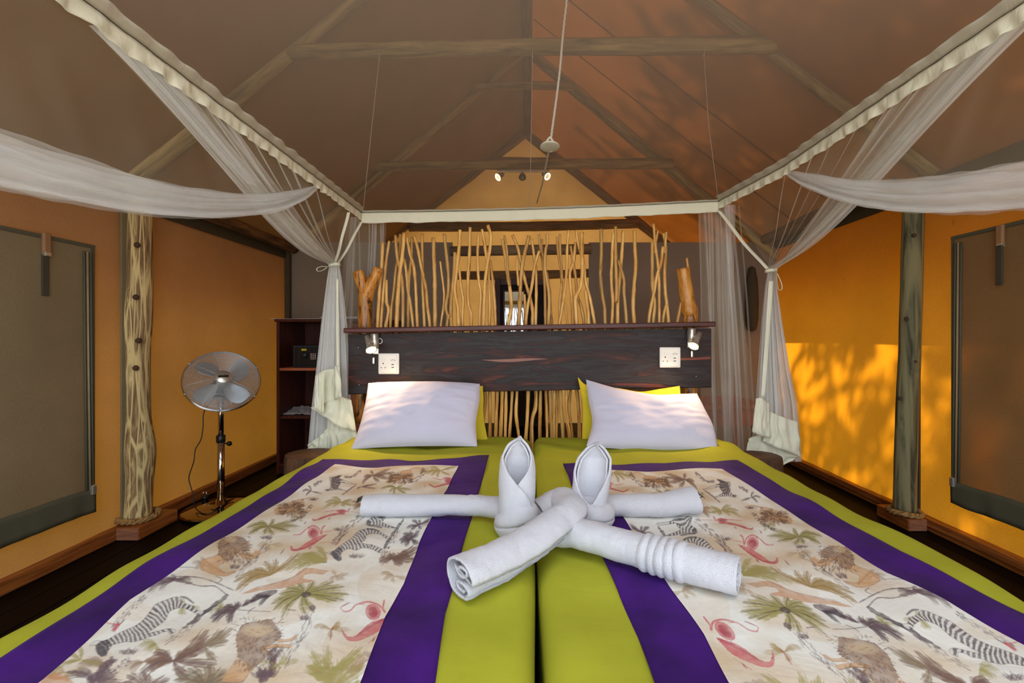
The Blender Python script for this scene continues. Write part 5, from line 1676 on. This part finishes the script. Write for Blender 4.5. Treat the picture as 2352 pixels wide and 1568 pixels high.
# swags: the side nets gathered up in a long sagging roll
def xat(px, py, x):
    Y = F * x / (px - CX)
    return P(px, py, Y)
SWL = curve([xat(737, 424, -.93), xat(690, 448, -.945), xat(620, 466, -.97), xat(500, 469, -1.0), xat(350, 452, -1.02), xat(170, 410, -1.03), xat(0, 362, -1.03), xat(-250, 300, -1.02), xat(-700, 190, -1.0)])
SWR = curve([xat(1797, 392, 1.143), xat(1850, 412, 1.15), xat(1960, 440, 1.17), xat(2090, 448, 1.19), xat(2220, 440, 1.20), xat(2352, 425, 1.20), xat(2600, 390, 1.19), xat(3100, 320, 1.16)])
HWL = ([0, .08, .2, .38, .55, .75, 1], [.006, .018, .034, .042, .050, .056, .05])
HWR = ([0, .08, .2, .38, .55, .75, 1], [.006, .018, .036, .050, .056, .056, .05])
def swag(cv, hw, sx, seed, lo, hi, mat, name, ph):
    def fn(u, v):
        p = cv(u)
        h = interp(*hw, u)
        k = lo + (hi - lo) * v
        z = h * k
        d = 0.016 * math.sin(v * 9 + u * 3 + ph) + 0.012 * mn.noise(Vector((u * 5, v * 3, seed)))
        return p + Vector((sx * d * min(1, u * 8), 0, z + 0.006 * mn.noise(Vector((u * 14, v * 4, seed + 3)))))
    return mesh_obj(name, grid(fn, 120, 16), mat, net_root)
for (cv, hw, sx, sd_) in ((SWL, HWL, 1, 10), (SWR, HWR, -1, 20)):
    swag(cv, hw, sx, sd_, -1.0, 1.0, M['net_dense'], 'swag', 0.0)
    swag(cv, hw, sx, sd_ + 1, -1.0, 0.45, M['net_dense'], 'swag_fold', 1.3)
    swag(cv, hw, sx, sd_ + 2, -0.35, 1.0, M['net_fold'], 'swag_fold', 2.4)
    swag(cv, hw, sx, sd_ + 3, -1.12, -0.2, M['net_fold'], 'swag_fold', 3.9)
# side nets between the rail and the swag
def sidenet(rail, cv, hw, sx, seed):
    def fn(u, v):
        a = rail(0.78 * (1 - u) + 0.0 * u)
        b = cv(u * .93)
        b = b + Vector((0, 0, interp(*hw, u * .93) * .5))
        p = a.lerp(b, v)
        w = math.sin(math.pi * v) * (0.022 * mn.noise(Vector((u * 7, v * .9, seed))) + 0.012 * mn.noise(Vector((u * 22, v * .7, seed + 2))))
        return p + Vector((sx * (0.02 * math.sin(math.pi * v)) + w, 0, 0))
    return mesh_obj('side_net', grid(fn, 110, 40), M['net'], net_root)
sidenet(railL, SWL, HWL, -1, 31)
sidenet(railR, SWR, HWR, 1, 32)

# corner curtains: fan of gauze from the rail down to the tie-back
def fan_sheet(rail, t0, t1, tie, mat, name, seed, sag, wob, fx=0.018):
    def fn(u, v):
        a = Vector(rail(t0 + (t1 - t0) * u)) + Vector((-.016 if tie[0] < 0 else .016, 0, -0.030))
        b = Vector(tie) + Vector(((u - .5) * fx * 2, 0.02 * math.sin(u * 7), 0.006 * math.cos(u * 9)))
        p = a.lerp(b, v)
        p.z -= sag * math.sin(math.pi * v ** 1.5) * (1 - .75 * u)
        q = (0.35 + .65 * v) * (1 - v) * 2.2
        p.x += wob * q * math.sin(u * 34 + 3 * mn.noise(Vector((u * 3, v * 2, seed))))
        p.z += wob * q * .7 * math.cos(u * 27 + seed)
        return p
    return mesh_obj(name, grid(fn, 120, 40), mat, net_root)
TL, TR = P(768, 606, 2.46), P(1771, 618, 2.46)
tl0, tr0 = (0.98 - .2) / 1.82 * .78, (1.0 - .2) / 1.84 * .78
fan_sheet(railL, tl0, .97, TL, M['net'], 'corner_curtain', 41, 0.060, 0.006)
fan_sheet(railL, tl0, tl0 + .10, TL + Vector((-.012, 0, -.004)), M['net_dense'], 'curtain_fold', 42, 0.075, 0.010)
fan_sheet(railL, tl0 + .01, tl0 + .20, TL + Vector((-.008, 0, 0)), M['net_fold'], 'curtain_fold', 43, 0.055, 0.012)
fan_sheet(railL, tl0 + .03, tl0 + .07, TL + Vector((0, 0, .004)), M['net_dense'], 'curtain_fold', 44, 0.060, 0.006)
fan_sheet(railR, tr0, .97, TR, M['net'], 'corner_curtain', 51, 0.060, 0.006)
fan_sheet(railR, tr0, tr0 + .10, TR + Vector((.012, 0, -.004)), M['net_dense'], 'curtain_fold', 52, 0.075, 0.010)
fan_sheet(railR, tr0 + .01, tr0 + .20, TR + Vector((.008, 0, 0)), M['net_fold'], 'curtain_fold', 53, 0.055, 0.012)
fan_sheet(railR, tr0 + .03, tr0 + .07, TR + Vector((0, 0, .004)), M['net_dense'], 'curtain_fold', 54, 0.060, 0.006)
# near cream edge running up out of the frame beside each rail
def edge_tape(a, b, sag, w, name, seed, face=Vector((1, 0, 0)), m='cream', n=40):
    def fn(u, v):
        p = Vector(a).lerp(Vector(b), u)
        p.z -= sag * math.sin(math.pi * u)
        return p + face * ((v - .5) * w) + Vector((0, 0.004 * math.sin(u * 9 + seed), 0))
    o = mesh_obj(name, grid(fn, n, 4), M[m], net_root)
    finish(o, solid=0.001)
    return o
edge_tape(railL(.92) + Vector((0, 0, -.05)), TL, 0.015, 0.016, 'edge_tape', 1)
edge_tape(A2 + Vector((0, 0, -.05)), TL + Vector((.012, .01, 0)), 0.01, 0.016, 'edge_tape', 2)
edge_tape(B2 + Vector((0, 0, -.05)), TR + Vector((-.02, 0, .002)), 0.012, 0.024, 'edge_tape', 3)
edge_tape(railL(tl0), TL + Vector((-.01, -.004, 0)), 0.036, 0.010, 'edge_tape', 4, Vector((.8, 0, .6)), 'net_dense')
edge_tape(railR(tr0), TR + Vector((.01, -.004, 0)), 0.036, 0.014, 'edge_tape', 5, Vector((-.8, 0, .6)), 'net_dense')

for (rl, T_, t0_) in ((railL, TL, tl0), (railR, TR, tr0)):
    for i, (dt, w_) in enumerate(((.10, .010), (.15, .006), (.19, .012), (.25, .005), (.31, .006), (.36, .010), (.44, .005))):
        edge_tape(rl(t0_ + dt) + Vector((-.012 if T_.x < 0 else .012, 0, -.03)), T_ + Vector((0, .004 * i, .003 * i)), .05 - .07 * dt, w_, 'gather_line', i, Vector((.7, 0, .7)), 'net_fold')
def lower_curtain(prof, Y, mat, name, seed, k, amp, n=70, m=60):
    """prof: list of (py, px_left, px_right)"""
    ys = [q[0] for q in prof]
    def fn(u, v):
        py = ys[0] + (ys[-1] - ys[0]) * v
        a, b = interp(ys, [q[1] for q in prof], py), interp(ys, [q[2] for q in prof], py)
        ph = u * k * 2 * math.pi + seed
        px = a + (b - a) * u + (b - a) / k * .33 * math.sin(ph * 2 + seed) * min(1, v * 4 + .3)
        px = min(max(px, a), b)
        return P(px, py, Y + amp * math.sin(ph) * (0.2 + v) + 0.01 * mn.noise(Vector((u * 6, v * 2, seed))))
    return mesh_obj(name, grid(fn, n, m), mat, net_root)
PLc = [(606, 757, 779), (640, 751, 785), (740, 738, 797), (840, 727, 803), (930, 716, 806), (1040, 706, 812)]
PRc = [(618, 1764, 1782), (660, 1757, 1785), (740, 1749, 1797), (850, 1741, 1815), (930, 1735, 1832), (1060, 1722, 1842)]
for i, (pf, mt) in enumerate(((PLc, 'net_dense'), (PLc, 'net_fold'))):
    lower_curtain(pf, 2.46 + .02 * i, M[mt], 'hanging_curtain', 60 + i, 5 + i, 0.022)
lower_curtain([(p, a + (b - a) * .05, a + (b - a) * .72) for (p, a, b) in PLc], 2.45, M['net_fold'], 'hanging_curtain', 63, 4, .02)
for i, (pf, mt) in enumerate(((PRc, 'net_dense'), (PRc, 'net'))):
    lower_curtain(pf, 2.48 + .02 * i, M[mt], 'hanging_curtain', 70 + i, 5 + i, 0.022)
lower_curtain([(p, a + (b - a) * .15, a + (b - a) * .60) for (p, a, b) in PRc], 2.47, M['net_fold'], 'hanging_curtain', 73, 4, .02)
# vertical cream bindings and the cream hems
def ruled(top, bot, name, seed, wav=0.010, nu=46, nv=14):
    t, b = catmull([P(q[0], q[1], q[2] - .055) for q in top], nu), catmull([P(q[0], q[1], q[2] - .055) for q in bot], nu)
    def fn(u, v):
        i = int(round(u * (nu - 1)))
        p = t[i].lerp(b[i], v)
        return p + Vector((0, wav * mn.noise(Vector((u * 7, v * 3, seed))), 0))
    o = mesh_obj(name, grid(fn, nu, nv), M['cream'], net_root)
    finish(o, solid=0.0015)
    return o
ruled([(772, 640, 2.43), (777, 640, 2.43)], [(772, 845, 2.42), (779, 845, 2.42)], 'binding', 1, .004, 6, 30)
ruled([(725, 862, 2.40), (745, 850, 2.43), (768, 846, 2.42), (769, 840, 2.38), (780, 842, 2.37)], [(722, 936, 2.40), (745, 928, 2.43), (766, 920, 2.42), (772, 916, 2.38), (785, 912, 2.37)], 'hem', 2)
ruled([(724, 864, 2.39), (735, 858, 2.38), (746, 852, 2.39)], [(722, 936, 2.38), (733, 945, 2.37), (744, 951, 2.39)], 'hem', 3)
ruled([(746, 922, 2.45), (770, 914, 2.42), (786, 911, 2.44), (807, 919, 2.46)], [(713, 936, 2.44), (750, 960, 2.41), (785, 982, 2.43), (819, 991, 2.45)], 'hem', 4, .014)
ruled([(752, 960, 2.47), (780, 976, 2.46), (819, 990, 2.46)], [(752, 1034, 2.48), (780, 1034, 2.46), (815, 1034, 2.46)], 'hem', 5, .014)
ruled([(708, 1020, 2.49), (736, 1000, 2.48), (752, 982, 2.48)], [(706, 1034, 2.49), (736, 1034, 2.48), (752, 1034, 2.48)], 'hem', 6, .012)
ruled([(1766, 645, 2.44), (1776, 645, 2.44)], [(1748, 912, 2.43), (1757, 912, 2.43)], 'binding', 7, .004, 6, 30)
ruled([(1736, 915, 2.42), (1750, 914, 2.41), (1768, 928, 2.44)], [(1727, 992, 2.42), (1745, 1000, 2.41), (1769, 1006, 2.44)], 'hem', 8)
ruled([(1768, 944, 2.47), (1790, 954, 2.45), (1833, 969, 2.48)], [(1751, 1014, 2.47), (1790, 1030, 2.45), (1840, 1049, 2.48)], 'hem', 9, .014)
ruled([(1719, 1007, 2.51), (1745, 998, 2.49), (1775, 1010, 2.50), (1838, 1045, 2.51)], [(1714, 1036, 2.51), (1745, 1052, 2.49), (1782, 1072, 2.50), (1826, 1054, 2.51)], 'hem', 10, .012)
ruled([(1772, 1066, 2.52), (1792, 1066, 2.52)], [(1772, 1105, 2.52), (1792, 1105, 2.52)], 'hem', 11, .006)

# back net hanging either side behind the headboard: a loose sheet and its doubled folds
def hang_strip(x0, x1, b0, b1, y0, y1, Y, mat, seed, nu=14, nv=40, name='back_net'):
    def fn(u, v):
        px = (x0 + (x1 - x0) * u) * (1 - v) + (b0 + (b1 - b0) * u) * v + 2.5 * math.sin(v * 4 + seed) * (v * (1 - v) * 4)
        py = y0 + (y1 - y0) * v
        return P(px, py, Y + 0.018 * math.sin(u * 5 + seed * 2) + 0.01 * mn.noise(Vector((u * 3, v * 2, seed))))
    return mesh_obj(name, grid(fn, nu, nv), mat, net_root)
hang_strip(1602, 1662, 1618, 1762, 470, 1062, 2.60, M['net'], 1, 60)
for i, (a, b, c, d, m_) in enumerate(((1605, 1609, 1611, 1615, 'net_fold'), (1612, 1622, 1640, 1648, 'net_fold'), (1625, 1637, 1644, 1649, 'net_fold'), (1640, 1656, 1664, 1676, 'net_fold'),
                                      (1659, 1690, 1664, 1682, 'net_fold'), (1664, 1676, 1696, 1710, 'net_dense'), (1678, 1684, 1722, 1732, 'net_fold'), (1695, 1698, 1738, 1745, 'net_fold'), (1651, 1655, 1690, 1694, 'net_fold'))):
    hang_strip(a, b, c, d, 470, 1060, 2.585 + .004 * i, M[m_], i, 8, 40, 'back_net_fold')
hang_strip(792, 888, 786, 872, 498, 770, 2.60, M['net'], 2, 50)
for i, (a, b, c, d, m_) in enumerate(((846, 851, 838, 846, 'net_fold'), (854, 866, 848, 860, 'net_fold'), (872, 882, 880, 884, 'net_fold'), (812, 822, 796, 808, 'net_fold'), (806, 812, 780, 792, 'net_fold'), (822, 825, 822, 828, 'net_fold'))):
    hang_strip(a, b, c, d, 498, 768, 2.585 + .004 * i, M[m_], i + 20, 8, 30, 'back_net_fold')
# tie-backs
for (T, s) in ((TL, -1), (TR, 1)):
    ring = [Vector((T.x + 0.030 * math.cos(a), T.y + 0.028 * math.sin(a), T.z - 0.006 + 0.004 * math.cos(a))) for a in [i * 2 * math.pi / 28 for i in range(29)]]
    tb = mesh_obj('tie_back', sweep([(-.001, -.008), (-.001, .008), (.001, .008), (.001, -.008), (-.001, -.008)], ring), M['cream'], net_root)
    if s < 0:
        lp = [P(752, 612, 2.44), P(738, 612, 2.43), P(728, 617, 2.43), P(731, 623, 2.43), P(743, 620, 2.42), P(752, 613, 2.43)]
    else:
        lp = [P(1783, 622, 2.44), P(1784, 645, 2.44), P(1788, 665, 2.43), P(1795, 664, 2.43), P(1795, 652, 2.43), P(1785, 628, 2.43)]
    mesh_obj('loop', sweep([(-.001, -.004), (-.001, .004), (.001, .004), (.001, -.004), (-.001, -.004)], catmull(lp, 40), Vector((0, 1, 0.1))), M['cream'], tb)
# rosette and the cord that holds up the middle of the net
dc = P(1263, 337, 1.70)
ro = mesh_obj('rosette', lathe([(0.002, -0.004), (0.024, -0.005), (0.034, -0.003), (0.037, 0.0), (0.034, 0.004), (0.002, 0.005)], dc, Vector((0, 0.15, 1)), 28), M['cream'], net_root, label='round white cotton disc sewn to the gauze ceiling')
for s in (-1, 1):
    mesh_obj('tab', tube([dc + Vector((s * .012, 0, .003)), dc + Vector((s * .011, 0, .022)), dc + Vector((0, 0, .036))], 0.004, 6), M['cream'], ro)
def cordpts(pts, n, amp):
    c = catmull(pts, n)
    return [p + Vector((amp * math.sin(i * 1.9), 0, amp * math.cos(i * 1.3))) for i, p in enumerate(c)]
cd = mesh_obj('hanging_cord', tube(cordpts([dc + Vector((.004, 0, .03)), P(1285, 170, 1.78), P(1302, 0, 1.86), P(1372, -560, 1.95)], 220, 0.0012), 0.0045, 6), M['string'])
par(cd, net_root)
mesh_obj('cord_tail', tube(cordpts([dc + Vector((0, .004, .004)), P(1254, 380, 1.90), P(1246, 420, 2.12), P(1233, 466, 2.44)], 120, 0.0012), 0.0035, 6), M['string'], net_root)
for (q, lab) in (([(870, 118, 2.555), (871, 136, 2.56), (853, 300, 2.56), (834, 484, 2.56)], 'thin white string down to the far left corner of the net'),
                 ([(1224, 105, 2.555), (1223, 130, 2.56), (1220, 300, 2.56), (1217, 476, 2.56)], 'thin white string down to the middle of the net'),
                 ([(1620, 100, 2.555), (1617, 128, 2.56), (1628, 290, 2.56), (1650, 460, 2.56)], 'thin white string down to the far right corner of the net')):
    st = mesh_obj('hanging_string', tube([P(*p) for p in q], 0.0016, 5), M['string'])
    tag(st, lab, 'string', 'strings from the near collar log')
    k = P(*q[1])
    mesh_obj('knot', lathe([(.001, -.004), (.004, 0), (.001, .004)], k, Vector((0, 0, 1)), 8), M['string'], st)

# ------------------------------------------------------------------ spotlight bar on the far collar log
sl = thing('spotlight_bar', P(1200, 396, YP - 0.07), 'small ceiling bar of three spotlights below the dim collar log', 'lamp')
pb = P(1142, 394, YP - 0.09)
pe = P(1262, 394, YP - 0.09)
bevbox('bar', (pb.x, pe.x, pb.y - 0.015, pb.y + 0.015, pb.z - 0.004, pb.z + 0.014), M['chrome'], sl, 0.003)
for (x, hx, hy, lit) in ((1158, 1142, 408, 1), (1200, 1200, 406, 0), (1246, 1257, 405, 1)):
    a, b = P(x, 398, YP - 0.10), P(hx, hy, YP - 0.14)
    ax = (b - a).normalized()
    h = mesh_obj('spot_head', lathe([(0.010, -0.03), (0.022, -0.01), (0.030, 0.025), (0.034, 0.045)], a.lerp(b, .4), ax, 18, caps=False), M['chrome'], sl)
    mesh_obj('swivel', tube([Vector((a.x, pb.y, pb.z)), a], 0.006, 6), M['chrome'], h)
    mesh_obj('lit_ring' if lit else 'lens', lathe([(0.024, 0.046), (0.030, 0.052), (0.034, 0.047), (0.030, 0.042)], a.lerp(b, .4), ax, 20, caps=False), M['bulb'] if lit else M['black'], h)

# ------------------------------------------------------------------ pedestal fan
FX, FY = -1.985, 2.93
fan = thing('pedestal_fan', (FX, FY, 0), 'chrome pedestal fan standing on the floor by the left wall', 'fan')
mesh_obj('base', lathe([(0.20, 0.004), (0.217, 0.010), (0.217, 0.020), (0.205, 0.028), (0.12, 0.036), (0.05, 0.042), (0.030, 0.050), (0.028, 0.075)], (FX, FY, 0), segs=48), M['bronze'], fan)
bx = 0.0
mesh_obj('lower_pole', tube([(FX, FY, 0.05), (FX, FY, 0.465)], 0.0215, 20), M['steel'], fan)
mesh_obj('upper_pole', tube([(FX, FY, 0.45), (FX, FY, 0.80)], 0.0165, 20), M['steel'], fan)
cl = mesh_obj('collar', lathe([(0.022, 0.44), (0.026, 0.445), (0.026, 0.485), (0.019, 0.49)], (FX, FY, 0), segs=20), M['black'], fan)
mesh_obj('knob', lathe([(0.004, 0.0), (0.004, 0.03), (0.014, 0.032), (0.016, 0.045), (0.012, 0.052)], (FX + .02, FY, 0.435), Vector((1, -.2, 0)), 14), M['black'], fan)
FC = Vector((FX + 0.045, FY - 0.05, 0.842))
vw = (Vector((0, 0, CZ)) - FC).normalized()
rt = vw.cross(Vector((0, 0, 1))).normalized() * -1
rt = Vector((0, 0, 1)).cross(vw).normalized()
upv = vw.cross(rt).normalized()
tdir = (upv * math.cos(math.radians(9)) + rt * math.sin(math.radians(9)))
fax = (vw * math.cos(math.radians(27)) + tdir * math.sin(math.radians(27))).normalized()
fa = fax.cross(Vector((0, 0, 1))).normalized()
fb = fax.cross(fa).normalized()
def fpt(r, ang, h):
    return FC + fax * h + (fa * math.cos(ang) + fb * math.sin(ang)) * r
def ring_vf(r, h, w, segs=64, sides=4):
    v, f = [], []
    for i in range(segs):
        an = 2 * math.pi * i / segs
        for k in range(sides):
            q = 2 * math.pi * k / sides
            v.append(fpt(r + w * math.cos(q), an, h + w * math.sin(q)))
    for i in range(segs):
        i2 = (i + 1) % segs
        for k in range(sides):
            k2 = (k + 1) % sides
            f.append((i * sides + k, i2 * sides + k, i2 * sides + k2, i * sides + k2))
    return v, f
RG = 0.206
fprof = lambda r: 0.050 * math.sqrt(max(0, 1 - (r / RG) ** 4.0)) + 0.004
bprof = lambda r: -0.070 * math.sqrt(max(0, 1 - (r / RG) ** 3.0)) - 0.004
for (nm, pf, cnt) in (('front_grille', fprof, 30), ('rear_grille', bprof, 22)):
    mb = MB()
    for i in range(cnt):
        r = 0.048 + (RG - 0.050) * i / (cnt - 1)
        mb.add(ring_vf(r, pf(r), 0.0011))
    for k in range(8):
        an = k * math.pi / 4 + .2
        mb.add(tube([fpt(0.045 + (RG - .047) * i / 10, an, pf(0.045 + (RG - .047) * i / 10) - 0.002) for i in range(11)], 0.0018, 5))
    mesh_obj(nm, mb, M['wire'], fan)
rim = MB()
rim.add(ring_vf(RG, 0.006, 0.0045, 72, 6)).add(ring_vf(RG, -0.006, 0.0045, 72, 6))
ro_ = mesh_obj('rim', rim, M['steel'], fan)
for k in range(6):
    p = fpt(RG + .003, k * math.pi / 3 + .4, 0)
    mesh_obj('clip', lathe([(.003, -.012), (.006, -.010), (.006, .010), (.003, .012)], p, fax, 8), M['chrome'], ro_)
hubp = mesh_obj('hub', lathe([(0.046, 0.046), (0.047, 0.056), (0.040, 0.062), (0.002, 0.063)], FC, fax, 28), M['chrome'], fan)
bq = fax.cross(rt).normalized()
def badge(w, h, d0, d1):
    c = FC
    v = []
    for d in (d0, d1):
        for (a, b) in ((-w, -h), (w, -h), (w, h), (-w, h)):
            v.append(c + fax * d + rt * a + bq * b)
    return v, [(0, 3, 2, 1), (4, 5, 6, 7), (0, 1, 5, 4), (1, 2, 6, 5), (2, 3, 7, 6), (3, 0, 4, 7)]
mesh_obj('badge', badge(.027, .007, .062, .0645), M['black'], hubp, smooth=False)
for k in range(4):
    ac = k * math.pi / 2 + 0.55
    def bl_(u, v):
        r = 0.03 + 0.155 * v
        half = 0.50 * (0.55 + .45 * math.sin(math.pi * (0.25 + .7 * v))) * (1 - .35 * v ** 6)
        an = ac + (u - .5) * 2 * half + 0.18 * v
        return fpt(r * (1 - .02 * (2 * u - 1) ** 4), an, -0.012 + (u - .5) * 0.050 * (1 - .3 * v))
    finish(mesh_obj('blade', grid(bl_, 14, 18), M['blade'], fan), solid=0.0015)
mesh_obj('blade_hub', lathe([(0.03, -0.04), (0.034, 0.02), (0.01, 0.03)], FC, fax, 20), M['chrome'], fan)
mesh_obj('motor', lathe([(0.03, -0.20), (0.055, -0.19), (0.062, -0.12), (0.062, -0.085), (0.05, -0.07)], FC, fax, 24), M['black'], fan)
mesh_obj('neck', tube([(FX, FY, 0.77), FC - fax * 0.12], 0.017, 12), M['black'], fan)
cp = [FC - fax * .15 + Vector((0, 0, -.02)), P(471, 940, 2.95), P(466, 985, 2.93), P(461, 1010, 2.92), P(449, 1032, 2.91), P(445, 1060, 2.90), P(434, 1097, 2.89), P(441, 1127, 2.88), P(447, 1160, 2.85), P(457, 1174, 2.81), P(475, 1180, 2.78), P(498, 1172, 2.82), P(515, 1160, 2.90), P(531, 1148, 2.98), P(538, 1144, 3.02), P(516, 1152, 2.96), P(492, 1170, 2.84), P(474, 1162, 2.93), P(470, 1148, 3.05)]
mesh_obj('power_cord', tube(catmull(cp, 160), 0.0032, 6), M['black'], fan)
pg = mesh_obj('plug', lathe([(0.008, -0.02), (0.016, -0.01), (0.021, 0.0), (0.021, 0.014), (0.016, 0.018)], (P(471, 1140, 3.08).x, 3.08, 0.030), Vector((0, -.1, 1)), 14), M['black'], fan)
for (dx, dy, l) in ((-.010, 0, .03), (.012, .0, .022), (0.002, .010, .026)):
    b_ = Vector((P(471, 1140, 3.08).x + dx, 3.08 + dy, 0.046))
    mesh_obj('prong', tube([b_, b_ + Vector((0, -.003, l))], 0.0028, 8), M['steel'], pg)

# ------------------------------------------------------------------ open shelf unit with its contents
SX0, SX1, SY0, SY1, ST = -2.065, -1.16, 3.72, 4.16, 1.245
su = thing('shelf_unit', ((SX0 + SX1) / 2, 3.94, 0), 'dark red open wooden shelf unit in the far left corner', 'shelf')
bevbox('side_panel', (SX0, SX0 + .022, SY0, SY1, 0.0, ST), M['shelf'], su, .002)
bevbox('side_panel', (SX1 - .022, SX1, SY0, SY1, 0.0, ST), M['shelf'], su, .002)
nbk = 6
for i in range(nbk):
    w = (SX1 - SX0 - .044) / nbk
    bevbox('back_board', (SX0 + .022 + i * w + .001, SX0 + .022 + (i + 1) * w - .001, SY1 - .016, SY1, 0.08, ST), M['shelf'] if i < 1 else M['shelf_back'], su, .002)
bevbox('top', (SX0 - .012, SX1 + .012, SY0 - .012, SY1, ST, ST + .024), M['shelf'], su, .003)
for z in (0.868, 0.475, 0.085):
    bevbox('shelf_board', (SX0 + .022, SX1 - .022, SY0 + .004, SY1 - .016, z - .022, z), M['shelf_back'] if z > .8 else M['shelf'], su, .002)
bevbox('plinth', (SX0 + .01, SX1 - .01, SY0 + .02, SY0 + .04, 0.0, 0.064), M['shelf'], su, .002)

sf = thing('safe', (-1.75, 3.95, 0.868), 'small dark grey safe with keypad on the upper shelf', 'safe')
s0, s1 = P(672, 795, 3.80), P(800, 842, 3.80)
bevbox('body', (s0.x, s0.x + .42, 3.80, 4.10, 0.8685, s0.z + .008), M['safe'], sf, .006)
bevbox('door', (s0.x + .062, s0.x + .40, 3.792, 3.802, 0.882, s0.z - .010), M['safe_dark'], sf, .004)
bevbox('recess', (s0.x + .020, s0.x + .058, 3.796, 3.802, 0.885, s0.z - .014), M['black'], sf, .002)
mesh_obj('knob', lathe([(.026, 0), (.026, .010), (.018, .022), (.016, .024)], P(701, 815, 3.792), Vector((0, -1, 0)), 20), M['safe'], sf)
kc = P(719, 817, 3.792)
kp = bevbox('keypad', (kc.x - .024, kc.x + .030, 3.786, 3.793, kc.z - .034, kc.z + .030), M['black'], sf, .003)
for i in range(3):
    for j in range(4):
        x, z = kc.x - .014 + i * .017, kc.z - .026 + j * .014
        bevbox('key', (x - .005, x + .006, 3.783, 3.787, z - .004, z + .005), M['chrome'], kp, .001)
yq = P(698, 803, 3.792)
bevbox('sticker', (yq.x - .020, yq.x + .022, 3.7895, 3.792, yq.z - .008, yq.z + .008), M['yellow'], sf, 0)

def sheet_of_paper(name, x, y, z, w, l, rot, lab, group, th=.004):
    def fn(u, v):
        a, b = (u - .5) * w, (v - .5) * l
        return Vector((x + a * math.cos(rot) - b * math.sin(rot), y + a * math.sin(rot) + b * math.cos(rot), z + th + .006 * math.sin(u * 3.1) * v))
    o = mesh_obj(name, grid(fn, 8, 8), M['paper'])
    finish(o, solid=th, off=-1)
    return tag(o, lab, 'paper', group)
sheet_of_paper('paper_sheet', -1.98, 3.84, ST + .0245, .30, .21, .1, 'loose white paper at the left end of the shelf unit top', 'papers on the shelf unit', .003)
sheet_of_paper('paper_sheet', -1.80, 3.90, ST + .0250, .22, .28, -.2, 'white leaflet in the middle of the shelf unit top', 'papers on the shelf unit', .006)
sheet_of_paper('paper_stack', -1.58, 3.88, ST + .0245, .30, .21, .05, 'thicker stack of white papers on the shelf unit behind the left curtain', 'papers on the shelf unit', .022)
def napkin(u, v):
    p = P(648 + 66 * u, 949 - 5 * v, 3.78 + .20 * v)
    z = 0.478 + 0.035 * v * (0.4 + .6 * math.sin(math.pi * u)) + 0.022 * abs(mn.noise(Vector((u * 5, v * 3, 2)))) + 0.02 * max(0, u - .55) * 2 * v
    return Vector((p.x, p.y, z))
nk = finish(mesh_obj('folded_cloth', grid(napkin, 24, 16), M['napkin']), solid=.004)
tag(nk, 'crumpled grey-white cloth on the middle shelf of the unit', 'cloth')
cb = mesh_obj('coiled_cable', tube([Vector((-1.82 + .09 * math.cos(a) + .01 * math.sin(a * 3), 3.92 + .07 * math.sin(a), .094 + .0035 * a)) for a in [i * .25 for i in range(90)]], .005, 6), M['black'])
tag(cb, 'coil of black cable on the bottom shelf of the unit', 'cable')

# ------------------------------------------------------------------ tree-stump bedside stools
def stump(x, y, r, h, lab, seed):
    def side(u, v):
        a = u * 2 * math.pi
        rr = r * (1 + .07 * mn.noise(Vector((math.cos(a) * 1.6, math.sin(a) * 1.6, seed))) + .03 * mn.noise(Vector((math.cos(a) * 6, math.sin(a) * 6, v * 4 + seed))) + .04 * (1 - v) - .04 * sstep(.95, 1, v))
        return Vector((x + rr * math.cos(a), y + rr * math.sin(a), h * v))
    o = mesh_obj('stump_stool', grid(side, 61, 26), M['stump'])
    tag(o, lab, 'stool', 'tree-stump bedside stools')
    def top(u, v):
        a = u * 2 * math.pi
        e = Vector(side(u, 1.0))
        c = Vector((x, y, h + .012))
        return c.lerp(e, v ** .8) + Vector((0, 0, .002 * mn.noise(Vector((math.cos(a) * v * 9, math.sin(a) * v * 9, seed)))))
    mesh_obj('seat_top', grid(top, 61, 12), M['stump_top'], o, label='smooth sawn top')
    return o
stump(-1.082, 2.24, 0.112, 0.545, 'round tree-stump stool beside the bed at the fan side', 4)
stump(1.140, 2.24, 0.098, 0.535, 'round tree-stump stool beside the bed under the right curtain', 8)
